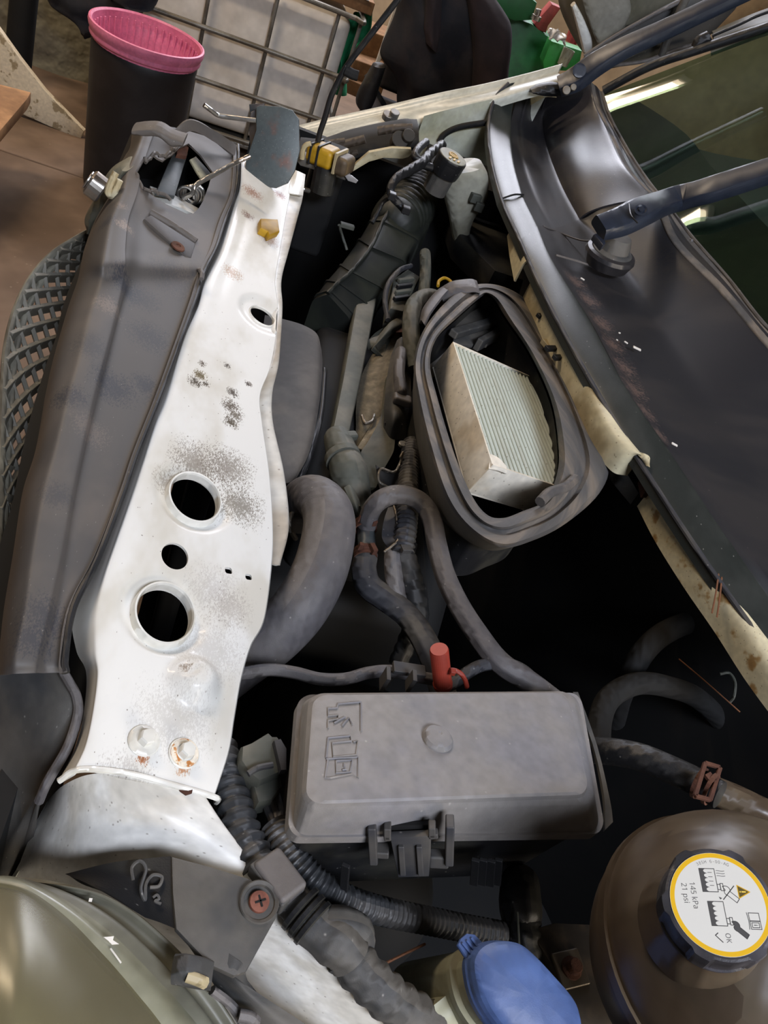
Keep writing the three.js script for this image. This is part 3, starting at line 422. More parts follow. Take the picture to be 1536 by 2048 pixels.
{
  const rows = EDGE.map(e => {
    const r = [SL(e[0], e[1], -.028), SL(L1(e[0], e[2], .55), L1(e[1], e[3], .55), -.006), SL(e[2], e[3], 0)];
    for (const t of [.25, .5, .75]) r.push(SL(L1(e[2], e[4], t), L1(e[3], e[5], t), 0));
    r.push(SL(L1(e[2], e[4], .97), L1(e[3], e[5], .97), 0), SL(e[4], e[5], -.003), SL(e[4] + 1, e[5] + 1, -.022)); return r;
  });
  const bb = new THREE.Box3().setFromPoints(rows.flat()), bx = bb.max.x - bb.min.x, bz = bb.max.z - bb.min.z, uvp = p => [(p.x - bb.min.x) / bx, (p.z - bb.min.z) / bz];
  const dome = SL(388, 1362), c1 = SL(390, 995), c2 = SL(330, 1226), c3 = SL(350, 1112), c4 = SL(527, 628), dR = dome.distanceTo(SL(448, 1372));
  const r1 = c1.distanceTo(SL(437, 1004)), r2 = c2.distanceTo(SL(384, 1232)), r3 = c3.distanceTo(SL(376, 1114)), r4 = c4.distanceTo(SL(547, 646));
  const along = (p, c) => p.distanceTo(c);
  const bolts = [SL(287, 1483), SL(367, 1508)];
  const disp = p => {
    let h = 0, d = along(p, dome); h += .014 * (1 - sm(dR * .3, dR, d)) * (d < dR ? 1 : 0); h -= .0035 * (1 - sm(.004, .009, along(p, SL(368, 1347))));
    for (const [c, r, k] of [[c1, r1, -.005], [c2, r2, -.006]]) { const q = along(p, c); h += k * (1 - sm(r * 1.25, r * 1.75, q)); }
    const ch = along(p, c4); h -= .004 * (1 - sm(r4 * 1.5, r4 * 2.2, ch));
    return h + .0006 * (fbm(p.x * 3 + 5, p.z * 3 + 5, 4, 66, 3) - .5);
  };
  // paint with the dirt seen on it
  const N = 1536, map = (() => {
    const at = (x, y) => uvp(SL(x, y)); const spots = [];
    const add = (x, y, r, k, col) => { const [u, v] = at(x, y), [u2] = at(x + r, y); spots.push([u, v, Math.abs(u2 - u), k, col]); };
    add(455, 935, 48, .55, [118, 110, 100]); add(395, 925, 50, .5, [118, 110, 100]); add(480, 1010, 42, .6, [118, 112, 102]); add(340, 960, 30, .5, [140, 132, 120]); add(460, 1215, 40, .35, [165, 158, 150]); add(420, 1300, 60, .2, [150, 144, 136]); add(430, 1180, 50, .25, [160, 154, 148]);
    add(250, 1560, 50, .3, [150, 146, 140]); add(350, 1440, 70, .2, [150, 146, 140]);
    add(400, 750, 14, .95, [95, 82, 50]); add(390, 763, 14, .95, [70, 60, 45]); add(412, 768, 8, .9, [70, 60, 45]); add(466, 785, 12, .9, [80, 72, 62]); add(462, 812, 18, .8, [95, 86, 74]); add(470, 830, 16, .7, [95, 86, 74]); add(462, 845, 14, .9, [85, 76, 62]); add(497, 768, 7, .9, [70, 60, 50]); add(405, 727, 8, .8, [90, 80, 66]); add(455, 731, 7, .9, [80, 72, 60]);
    add(465, 545, 20, .5, [150, 112, 80]); add(495, 430, 12, .7, [120, 92, 78]); add(505, 385, 20, .6, [150, 110, 92]); add(560, 390, 12, .6, [140, 84, 70]); add(540, 480, 18, .4, [160, 120, 100]);
    add(368, 1345, 12, .5, [120, 104, 90]); add(285, 1517, 12, .6, [150, 80, 40]); add(365, 1536, 14, .5, [170, 100, 50]);
    const rs = []; for (let i = 0; i < 260; i++) { const y = 380 + rnd() * 1180, e = EDGE.reduce((a, q) => Math.abs(q[1] - y) < Math.abs(a[1] - y) ? q : a), x = L1(e[2], e[4], rnd()); rs.push([...at(x, y), .0012 + .004 * rnd() * rnd()]); }
    return dirtMap(N, bx, bz, [222, 222, 218], [203, 200, 190], spots, rs, [72, 64, 54]);
  })();
  const pm = new THREE.MeshPhysicalMaterial({ map, roughness: .45, specularIntensity: .4, clearcoat: .2, clearcoatRoughness: .12 });
  const EL = 1.16; // the holes are slightly oblong along the panel
  let g = loft(rows, 8, 12, .0025, { disp, uv: uvp, face: SN });
  const cc = (c, r, e = 1, h = .05) => { const q = new THREE.CylinderGeometry(r, r, h * 2, 48); q.scale(1, 1, e); q.applyQuaternion(new THREE.Quaternion().setFromUnitVectors(UP, SN)); q.translate(c.x, c.y, c.z); return q; };
  const sq = (x, y, s) => { const q = new RoundedBoxGeometry(s, .1, s, 3, s * .3); q.rotateY(.3); const c = SL(x, y); q.translate(c.x, c.y, c.z); return q; };
  g = cut(g, [cc(c1, r1, EL), cc(c2, r2, EL), cc(c3, r3, EL), cc(c4, r4), sq(457, 1141, .0065), sq(497, 1154, .006)]);
  const t = thing('front_crossmember', 'long white painted front crossmember with round holes and black dirt marks', 'car panel');
  mesh('panel', g, pm, t);
  for (const [c, r] of [[c1, r1], [c2, r2]]) mesh('hole_collar', boxUV(lathe([[r * .99, -.003], [r * .99, .0035], [r * 1.03, .0052], [r * 1.09, .005], [r * 1.13, .002], [r * 1.16, -.008], [r * 1.12, -.008], [r * 1.05, -.003], [r * .99, -.003]], V(0, 0, 0), UP, 56).scale(1, 1, EL).applyQuaternion(new THREE.Quaternion().setFromUnitVectors(UP, SN)).translate(...c.clone().addScaledVector(SN, -.003))), M.paint, t);
  for (const [c, r] of [[c4, r4]]) mesh('hole_collar', boxUV(lathe([[r * .98, -.006], [r * .98, -.003], [r * 1.05, -.002], [r * 1.1, -.004], [r * 1.1, -.007], [r * .98, -.006]], c, SN, 40)), M.paint, t);
  const fr = EDGE.slice(0, 13).map((e, i) => [SL(e[4], e[5], -.004), SL(L1(e[4], e[6], .3), L1(e[5], e[7], .3), i > 7 ? -.012 : -.004), SL(L1(e[4], e[6], .9), L1(e[5], e[7], .9), i > 7 ? -.014 : -.006), SL(e[6], e[7], i > 7 ? -.02 : -.012)]);
  mesh('side_flange', loft(fr, 3, 8, .002), mat(0xd3d0c8, { d: 0xb3a898, amt: .4, r: .4, sp: .004, spc: 0x5a4c40 }), t, 'dirtier folded flange along the engine side');
  const lip = [SL(118, 1562, -.012), SL(160, 1539, -.001), SL(250, 1546, 0), SL(330, 1566, 0), SL(428, 1594, -.001), SL(433, 1604, -.012)];
  mesh('end_lip', tube(lip, .0022, { seg: 8 }), M.paint, t);
  bolts.forEach((b, i) => {
    const m = mesh('flange_bolt', boxUV(lathe([[0, 0], [.0098, 0], [.0113, .0006], [.0115, .0014], [.0108, .0022], [.0075, .0034], [0, .0036]], b, SN, 40)), M.paint, t);
    const hg = lathe([[0, 0], [.0058, 0], [.0058, .0062], [.005, .0075], [0, .0075]], b.clone().addScaledVector(SN, .0032), SN, 6, .3); mesh('hexagon_head', boxUV(hg), M.paint, m);
    if (i) mesh('rust_patch', boxUV(lathe([[.0066, .0], [.0106, 0], [.0104, .0006], [.0066, .0018]], b.clone().addScaledVector(SN, .0021), SN, 40)).clone(), mat(0xdcd4c4, { d: 0xb8783e, amt: .45, p: 9, k: .06, r: .7, size: .06 }), m);
  });
  const cl = mesh('clip', slab([[522, 436], [556, 438], [560, 462], [540, 470], [536, 462], [522, 455]].map(p => SL(p[0], p[1], .012)), .012, { bevel: .002, up: SN }), M.yellow, t, 'broken yellow plastic clip');
  mesh('clip_tooth', bar(SL(534, 462, .01), SL(541, 473, .004), .004, .003), M.yellow, cl);
  mesh('weld_stud', cyl(SL(605, 378, -.012), SL(618, 382, -.014), .004), M.steel, t);
  // far end fold with a bright edge
  mesh('end_tab', loft([[SL(584, 338, .0), SL(596, 342, .006), SL(611, 349, .006)], [SL(578, 385, .001), SL(592, 388, .003), SL(606, 391, .001)]], 6, 6, .002), M.paint, t);
}
// ---------------------------------------------------------------- black shroud in front of it
{
  const t = thing('radiator_shroud', 'long black plastic shroud with a torn hole at its far end', 'car trim');
  const rowsPx = [ // left edge, top of nose, ridge right, foot of ridge, lip
    [270, 262, 285, 255, 318, 250, 362, 258, 472, 290, 0], [262, 300, 272, 297, 303, 290, 345, 291, 473, 312, 0], [240, 340, 252, 342, 288, 340, 338, 336, 472, 352, 0], [226, 380, 241, 382, 280, 385, 332, 386, 466, 392, 0],
    [196, 440, 216, 441, 262, 440, 302, 441, 446, 440, .0], [176, 493, 204, 494, 256, 496, 290, 500, 428, 495, .004], [168, 525, 198, 527, 256, 526, 282, 530, 408, 535, .006], [161, 560, 194, 562, 252, 560, 272, 562, 398, 561, -.004],
    [141, 618, 174, 620, 238, 620, 252, 612, 384, 605, -.006], [113, 715, 149, 718, 213, 716, 226, 714, 348, 704, -.006], [97, 787, 129, 790, 193, 790, 206, 789, 314, 795, -.006], [77, 900, 103, 900, 167, 900, 177, 900, 272, 900, -.006],
    [52, 983, 79, 985, 149, 984, 159, 984, 243, 985, -.006], [32, 1108, 57, 1108, 127, 1108, 138, 1108, 193, 1115, -.006], [14, 1213, 43, 1213, 104, 1213, 116, 1213, 143, 1215, -.005], [3, 1314, 24, 1312, 80, 1312, 91, 1313, 126, 1316, -.004], [0, 1350, 22, 1348, 76, 1346, 90, 1346, 128, 1345, -.01]];
  const rows = rowsPx.map((r, i) => { const k = r[10], hi = .012 + k, lo = .001 + k * .6; return [SL(r[0] - 6, r[1], -.07), SL(r[0], r[1], -.02), SL(r[2], r[3], hi - .004), SL(L1(r[2], r[4], .35), L1(r[3], r[5], .35), hi), SL(L1(r[2], r[4], .85), L1(r[3], r[5], .85), hi), SL(r[4], r[5], hi - .003), SL(r[6], r[7], lo), SL(L1(r[6], r[8], .5), L1(r[7], r[9], .5), lo), SL(L1(r[6], r[8], .9), L1(r[7], r[9], .9), lo + .001), SL(L1(r[6], r[8], .95), L1(r[7], r[9], .95), .006), SL(r[8], r[9], .006)]; });
  const bb = new THREE.Box3().setFromPoints(rows.flat()), bx = bb.max.x - bb.min.x, bz = bb.max.z - bb.min.z, uvp = p => [(p.x - bb.min.x) / bx, (p.z - bb.min.z) / bz];
  const spots = [[250, 578, 34, .8], [285, 590, 40, .45], [300, 668, 44, .6], [228, 770, 46, .85], [292, 765, 30, .7], [140, 800, 36, .7], [180, 700, 40, .4], [350, 560, 50, .35], [215, 455, 26, .7], [330, 800, 40, .4], [110, 1000, 34, .35], [90, 1240, 50, .5], [60, 1290, 40, .6]].map(([x, y, r, k]) => { const [u, v] = uvp(SL(x, y)), u2 = uvp(SL(x + r, y))[0]; return [u, v, Math.abs(u2 - u), k, [54, 55, 61]]; });
  for (const [x, y, r, k] of [[246, 470, 22, .8], [240, 430, 16, .6], [215, 620, 30, .5], [180, 860, 40, .3]]) { const [u, v] = uvp(SL(x, y)), u2 = uvp(SL(x + r, y))[0]; spots.push([u, v, Math.abs(u2 - u), k, [126, 112, 102]]); }
  const rs = []; for (let i = 0; i < 220; i++) { const y = 420 + rnd() * 880, e = rowsPx.reduce((q, w) => Math.abs(w[1] - y) < Math.abs(q[1] - y) ? w : q); rs.push([...uvp(SL(L1(e[0], e[8], rnd()), y)), .0012 + .002 * rnd() * rnd()]); }
  const sm1 = new THREE.MeshStandardMaterial({ map: dirtMap(1024, bx, bz, [78, 75, 73], [92, 86, 81], spots, rs, [150, 146, 140]), roughness: .6 });
  let g = loft(rows, 5, 8, .0025, { face: SN, uv: uvp, disp: p => .0008 * (fbm(p.x + 3, p.z + 5, 8, 91, 3) - .5) });
  const hole = [[268, 350], [277, 334], [284, 322], [290, 327], [299, 320], [307, 309], [316, 313], [329, 316], [338, 308], [347, 303], [363, 287], [381, 279], [404, 302], [429, 337], [421, 365], [410, 394], [402, 408], [391, 419], [378, 420], [363, 412], [340, 401], [316, 390], [300, 384], [285, 381], [276, 366]].map(p => SL(p[0], p[1], .007).addScaledVector(SN, .053));
  g = cut(g, [slab(hole, .16, { up: SN, bevel: 0 })]);
  mesh('cover', g, sm1, t);
  mesh('edge_seal', tube(rowsPx.map(r => SL(r[8] + 3, r[9], .004)), .003, { seg: 10, sub: 5 }), M.black, t, 'thin black edge seal');
  mesh('added_dark_liner', loft(rows.map(r => [1, 4, 7, 10].map(i => r[i].clone().addScaledVector(SN, -.085))), 3, 3, .003, { face: SN }), M.deep, t);  // added near-black sheet that darkens the torn hole
  mesh('added_dark_end', loft([0, 1].map(k => rows[0].filter((_, i) => i % 2 === 0).map(p => p.clone().addScaledVector(SN, -.006 - .16 * k))), 3, 3, .003, { face: V(0, 0, 1) }), M.deep, t); mesh('added_dark_back', loft([0, 1].map(k => rows.slice(0, 7).map(r => r[8].clone().addScaledVector(SN, -.006 - .1 * k))), 3, 3, .003, { face: V(-1, 0, 0) }), M.deep, t);  // added near-black sheets closing the hole's far end and back in darkness
  // torn ragged edge
  const rag = []; hole.forEach((p, i) => { if (i > 9 && i < 20) return; const q = hole[(i + 1) % hole.length], a = p.clone().addScaledVector(SN, -.052), b = q.clone().addScaledVector(SN, -.05); rag.push(tube([a, a.clone().lerp(b, .5).addScaledVector(SN, .004 * rnd()), b], .0022, { seg: 7, sub: 3 })); });
  mesh('torn_edge', rag, M.shroud, t);
  const rc = mesh('screw_recess', slab([[288, 436], [302, 428], [392, 486], [384, 516], [372, 512]].map(p => SL(p[0], p[1], .006)), .008, { up: SN, bevel: .003 }), M.shroud, t);
  mesh('raised_rib', tube([SL(300, 426, .003), SL(345, 452, .003), SL(392, 484, .003)], .005, { seg: 10 }), M.shroud, t);
  const sc = mesh('screw', boxUV(lathe([[0, 0], [.007, 0], [.0085, .001], [.008, .0025], [.003, .0035], [.0028, .0025], [0, .0025]], SL(355, 495, .0055), SN, 28)), M.rust, t, 'rusty screw');
  mesh('clip_hook', tube([SL(398, 540, .008), SL(404, 546, .012), SL(403, 558, .01)], .003, { seg: 8 }), M.hose, t);
  // far wall of the moulding
  mesh('end_wall', loft([[SL(345, 262, .012), SL(382, 240, .03), SL(430, 262, .026), SL(474, 290, .012)], [SL(350, 285, .004), SL(384, 262, .016), SL(430, 285, .012), SL(470, 312, .006)]], 6, 5, .003), M.shroud, t);
  mesh('nose_hook', bulk([[268, 250, 272, 264], [290, 246, 292, 268], [318, 247, 322, 270], [345, 262, 345, 288], [372, 272, 368, 288]], rows[1][3].z, .02, { sub: 4 }), M.shroud, t);
  // near corner: a deep curved box
  const cr2 = [[[-30, 1330, .9], [30, 1322, .915], [90, 1330, .925], [128, 1345, .935]], [[-30, 1400, .88], [40, 1400, .905], [110, 1395, .925], [153, 1392, .935]], [[-30, 1480, .86], [40, 1480, .89], [100, 1470, .915], [152, 1430, .93]], [[-30, 1570, .84], [30, 1570, .865], [80, 1540, .9], [134, 1494, .925]], [[-30, 1660, .81], [20, 1660, .83], [50, 1630, .86], [96, 1562, .91]], [[-30, 1750, .76], [0, 1750, .775], [40, 1710, .79], [78, 1602, .89]], [[-30, 1830, .7], [0, 1800, .7], [40, 1760, .74], [66, 1690, .82]]].map(WL);
  mesh('corner_box', loft(cr2, 6, 6, .003, { disp: (p, s, u) => .004 * Math.sin(s * 9) * Math.sin(u * 3) }), M.blackDust, t, 'darker deep corner of the shroud');
  mesh('corner_lip', tube([[126, 1344, .936], [140, 1368, .937], [153, 1394, .936], [155, 1430, .932], [135, 1494, .926], [96, 1562, .912], [78, 1602, .892]].map(p => W(...p)), .0034, { seg: 10 }), M.hose, t);
}
// latch seen in the torn hole
{
  const t = thing('bonnet_latch', 'steel bonnet latch with a rusty tongue inside the torn shroud hole', 'latch');
  mesh('tongue', slab([[312, 384], [335, 330], [350, 298], [376, 306], [366, 338], [350, 392]].map(p => SL(p[0], p[1], -.012)), .006, { up: SN }), M.darkSteel, t);
  mesh('tongue_tip', slab([[354, 292], [366, 284], [379, 290], [374, 312], [354, 308]].map(p => SL(p[0], p[1], -.006)), .01, { up: SN }), M.rust, t, 'rusty tongue tip');
  mesh('white_cross_plate', loft([[SL(300, 372, -.03), SL(340, 386, -.03), SL(400, 418, -.03)], [SL(310, 402, -.02), SL(350, 412, -.018), SL(388, 428, -.02)]], 6, 5, .004), M.paint, t, 'white painted plate');
  mesh('cream_plate', slab([[380, 318], [392, 312], [428, 352], [404, 358], [392, 340]].map(p => SL(p[0], p[1], -.02)), .004, { up: SN }), M.cream, t);
  const coil = []; for (let i = 0; i <= 40; i++) { const a = i * .7; coil.push(SL(370, 392, -.03).add(V(Math.cos(a) * .012, Math.sin(a) * .012, 0)).lerp(SL(394, 388, -.02).add(V(Math.cos(a) * .012, Math.sin(a) * .012, 0)), i / 40)); }
  mesh('spring', tube(coil, .002, { seg: 7, sub: 3 }), M.steel, t);
  mesh('lever_rod', tube([SL(366, 396, -.02), SL(385, 386, -.006), SL(392, 370, .004), SL(430, 348, .018), SL(470, 326, .03), SL(500, 312, .045)], .0032, { seg: 10 }), M.steel, t);
}
{
  const t = thing('latch_plate', 'dark worn metal plate with rounded corners standing at the far end of the white panel', 'plate'), P0 = SL(540, 372, 0), N = V(-.12, .42, .9).normalize(), P = (x, y, d = 0) => PL(x, y, P0.clone().addScaledVector(N, d), N);
  mesh('plate', slab([[512, 214], [520, 210], [562, 213], [585, 220], [598, 238], [600, 300], [590, 342], [576, 366], [552, 376], [500, 369], [487, 362], [492, 320], [512, 260]].map(p => P(p[0], p[1], .006)), .006, { up: N, bevel: .002 }), mat(0x4d5557, { d: 0x6b4a40, amt: .2, p: 5, r: .5, m: .2, sp: .004, size: .15 }), t);
  mesh('bracket', loft([[P(502, 226, -.004), P(516, 216, .0)], [P(498, 262, -.02), P(514, 258, .0)], [P(500, 300, -.02), P(510, 300, 0)], [P(482, 345, -.012), P(492, 345, .0)]], 4, 4, .003, { face: N }), M.hose, t);
  mesh('top_tab', slab([[498, 208], [530, 206], [520, 232], [500, 228]].map(p => P(p[0], p[1], -.014)), .004, { up: N }), M.darkSteel, t);
  mesh('wire_handle', tube([P(512, 241, .004), P(470, 236, .004), P(438, 231, .004), P(424, 222, .012), P(408, 210, .02)], .0034, { seg: 10 }), M.steel, t, 'bent bright wire handle');
}
// bracket and bolt at the very front
{
  const t = thing('front_bracket', 'cream bumper bracket with a shiny bolt left of the shroud', 'bracket');
  mesh('bracket', bulk([[245, 325, 268, 330], [222, 338, 262, 350], [204, 365, 250, 385], [184, 405, 220, 425], [172, 430, 205, 445], [178, 440, 192, 462]], SL(230, 380, -.03).z, .025, { sub: 5 }), M.lampRim, t);
  mesh('bracket_slot', tube([Z(232, 345, SL(230, 380).z + .005), Z(222, 365, SL(230, 380).z + .01), Z(216, 385, SL(230, 380).z + .012), Z(226, 390, SL(230, 380).z + .01), Z(240, 360, SL(230, 380).z + .005)], .004, { seg: 8 }), M.cream, t);
  const a = Z(206, 384, SL(230, 380).z), b = Z(178, 362, SL(230, 380).z); mesh('bolt', [cyl(a, b, .016, 20), cyl(b, b.clone().add(b.clone().sub(a).multiplyScalar(.15)), .012, 20)], M.steel, t, 'shiny steel bolt');
}
// ---------------------------------------------------------------- grille
{
  const t = thing('grille', 'dusty black diamond mesh front grille with a grey rim', 'grille');
  const O = [[185, 462, .90], [150, 482, .895], [104, 512, .89], [62, 560, .88], [32, 622, .87], [13, 700, .86], [6, 800, .85], [3, 900, .84], [0, 1000, .83], [-2, 1130, .82], [0, 1290, .81]].map(p => W(...p));
  const I = [[200, 500, .84], [190, 545, .835], [168, 590, .83], [150, 640, .82], [132, 700, .81], [112, 770, .8], [92, 850, .79], [74, 930, .78], [58, 1020, .77], [42, 1130, .76], [22, 1290, .75]].map(p => W(...p));
  const no = spline(O, 16), ni = spline(I, 16), S = (s, u) => { const i = Math.min(no.length - 2, Math.max(0, s * (no.length - 1))), a = Math.floor(i), f = i - a; return no[a].clone().lerp(no[a + 1], f).lerp(ni[a].clone().lerp(ni[a + 1], f), u); };
  mesh('rim', tube(O, .007, { seg: 10, fw: .6 }), M.grille, t, 'grey grille rim');
  mesh('inner_rim', tube(O.map((p, i) => p.clone().lerp(I[i], .16)), .004, { seg: 8 }), M.grille, t);
  const nb = 17, K = 3, dirN = V(.05, .8, .5).normalize();
  for (let i = -K; i < nb; i++) for (const d of [1, -1]) { const pts = []; for (let k = 0; k <= 6; k++) { const u = k / 6, s = (i + (d > 0 ? u : 1 - u) * K) / nb; if (s >= 0 && s <= 1) pts.push(S(s, u)); } if (pts.length < 2) continue; const segs = []; for (let k = 0; k < pts.length - 1; k++) segs.push(bar(pts[k], pts[k + 1], .0055, .015, { up: dirN, r: .001 })); mesh('lattice_bar', segs, M.grille, t); }
  for (let i = 0; i < 7; i++) { const p = W(16 + (i % 2) * 2, 870 + i * 58, .84 - i * .004), q = W(30, 876 + i * 58, .83 - i * .004); mesh('tab', slab([p, q, W(24, 890 + i * 58, .83 - i * .004), W(14, 884 + i * 58, .835 - i * .004)], .004, { bevel: .0006 }), M.grille, t); }
}
// ---------------------------------------------------------------- cowl, seal and windscreen
const CW = [ // px,py,y of: seal edge S, trough T, crest foot U, crest V, glass foot G
  [[1045, 165, 1.125], [1062, 178, 1.124], [1098, 186, 1.126], [1178, 166, 1.172], [1206, 188, 1.165]],
  [[1023, 240, 1.07], [1046, 250, 1.066], [1086, 232, 1.068], [1186, 210, 1.145], [1222, 236, 1.145]],
  [[1024, 300, 1.055], [1052, 310, 1.052], [1094, 290, 1.054], [1212, 265, 1.13], [1256, 300, 1.13]],
  [[1042, 380, 1.05], [1080, 390, 1.046], [1122, 366, 1.048], [1248, 340, 1.122], [1296, 362, 1.12]],
  [[1075, 450, 1.048], [1115, 455, 1.042], [1160, 438, 1.046], [1306, 404, 1.118], [1348, 428, 1.116]],
  [[1110, 530, 1.045], [1152, 538, 1.034], [1230, 520, 1.045], [1346, 486, 1.105], [1390, 482, 1.112]],
  [[1180, 640, 1.04], [1216, 655, 1.03], [1300, 635, 1.036], [1436, 580, 1.096], [1460, 562, 1.106]],
  [[1260, 790, 1.03], [1300, 800, 1.02], [1400, 785, 1.026], [1536, 697, 1.086], [1540, 662, 1.098]],
  [[1350, 920, 1.02], [1392, 930, 1.01], [1500, 905, 1.016], [1640, 800, 1.07], [1650, 760, 1.085]],
  [[1450, 1070, 1.01], [1494, 1075, 1.0], [1610, 1035, 1.004], [1770, 930, 1.055], [1780, 890, 1.07]],
  [[1536, 1190, 1.0], [1585, 1200, .99], [1710, 1150, .994], [1890, 1040, 1.04], [1900, 1000, 1.055]],
  [[1640, 1330, .99], [1690, 1340, .98], [1830, 1280, .984], [2030, 1150, 1.03], [2040, 1110, 1.045]]];
const S3 = CW.map(r => W(...r[0])), G3 = CW.map(r => W(...r[4]));
{
  const t = thing('scuttle_panel', 'wide black plastic scuttle panel curving below the windscreen', 'car trim');
  const rows = CW.map((r, i) => { const up = i < 5 ? .012 : -.002; const [S, T, U, Q, G] = r.map(p => W(...p)); return [S, S.clone().lerp(T, .6).add(V(0, -.003, 0)), T, T.clone().lerp(U, .55).add(V(0, -.001, 0)), U, U.clone().lerp(Q, .25).add(V(0, up, 0)), U.clone().lerp(Q, .7).add(V(0, up, 0)), Q, Q.clone().lerp(G, .5).add(V(0, .004, 0)), G.clone().add(V(0, -.006, 0))]; });
  const near = rows.slice(4), bb = new THREE.Box3().setFromPoints(near.flat()), bx = bb.max.x - bb.min.x, bz = bb.max.z - bb.min.z, uvp = p => [(p.x - bb.min.x) / bx, (p.z - bb.min.z) / bz];
  const spots = [[1150, 560, 18], [1178, 596, 20], [1204, 640, 20], [1228, 680, 20], [1252, 722, 22], [1276, 764, 22], [1300, 806, 20], [1330, 850, 18], [1440, 570, 22], [1480, 620, 24], [1520, 672, 24], [1330, 590, 40]].map(([x, y, r], i) => { const [u, v] = uvp(W(x, y, 1.035)), u2 = uvp(W(x + r, y, 1.035))[0]; return [u, v, Math.abs(u2 - u), i > 10 ? .25 : .6, i > 10 ? [70, 62, 50] : [108, 88, 80]]; }), rs = []; for (let i = 0; i < 160; i++) rs.push([rnd(), rnd(), .0008 + .0012 * rnd() * rnd()]);
  mesh('panel', loft(near, 5, 10, .004, { uv: uvp }), new THREE.MeshStandardMaterial({ map: dirtMap(1024, bx, bz, [38, 38, 42], [50, 48, 49], spots, rs, [128, 118, 110]), roughness: .42 }), t); mesh('end_trough', loft(rows.slice(0, 5), 5, 10, .004), M.cowl, t, 'far end of the scuttle');
  mesh('glass_edge_rib', loft(rows.map(r => [r[7].clone().add(V(0, -.004, 0)), r[7].clone().add(V(0, .003, 0)), r[7].clone().lerp(r[9], .45).add(V(0, .006, 0)), r[9].clone().add(V(-.002, .006, 0)), r[9].clone().add(V(.002, -.004, 0))]), 4, 8, .003), M.rubber, t, 'dark rubber rib at the glass edge');
  mesh('edge_line', tube(G3.map(p => p.clone().add(V(-.004, .002, 0))), .0032, { seg: 8 }), M.shroud, t);
  mesh('seam_and_lit_rim', [tube([W(1086, 452, 1.044), W(1120, 466, 1.04), W(1160, 480, 1.05), W(1188, 482, 1.062)], .0014, { seg: 6 }), tube([W(1112, 510, 1.044), W(1160, 524, 1.044), W(1204, 540, 1.046)], .0016, { seg: 6 }), tube([W(1204, 540, 1.046), W(1280, 502, 1.06), W(1345, 476, 1.09), W(1384, 481, 1.114)], .0025, { seg: 6 })], M.hose, t);  // two seams; the third pale tube stands in for a lit rim
  mesh('bulged_cover', loft(CW.slice(0, 5).map((r, i) => { const U = W(...r[2]), Q = W(...r[3]); return [U.clone().add(V(-.003, -.012, 0)), U.clone().add(V(0, .004, 0)), ...[[.08, .012], [.25, .016], [.5, .016], [.78, .012]].map(([f, h]) => U.clone().lerp(Q, f).add(V(0, h, 0))), Q.clone().add(V(0, .006, 0)), Q.clone().add(V(.004, -.008, 0))]; }), 5, 12, .003), M.cowlShine, t, 'bulged end cover, glossier and toned paler for its sheen');
  mesh('side_foot', loft([[W(1060, 178, 1.125), W(1085, 170, 1.14), W(1110, 168, 1.15)], [W(1062, 210, 1.1), W(1090, 195, 1.12), W(1112, 195, 1.13)]], 5, 5, .004), M.cream, t, 'dusty beige corner');
}
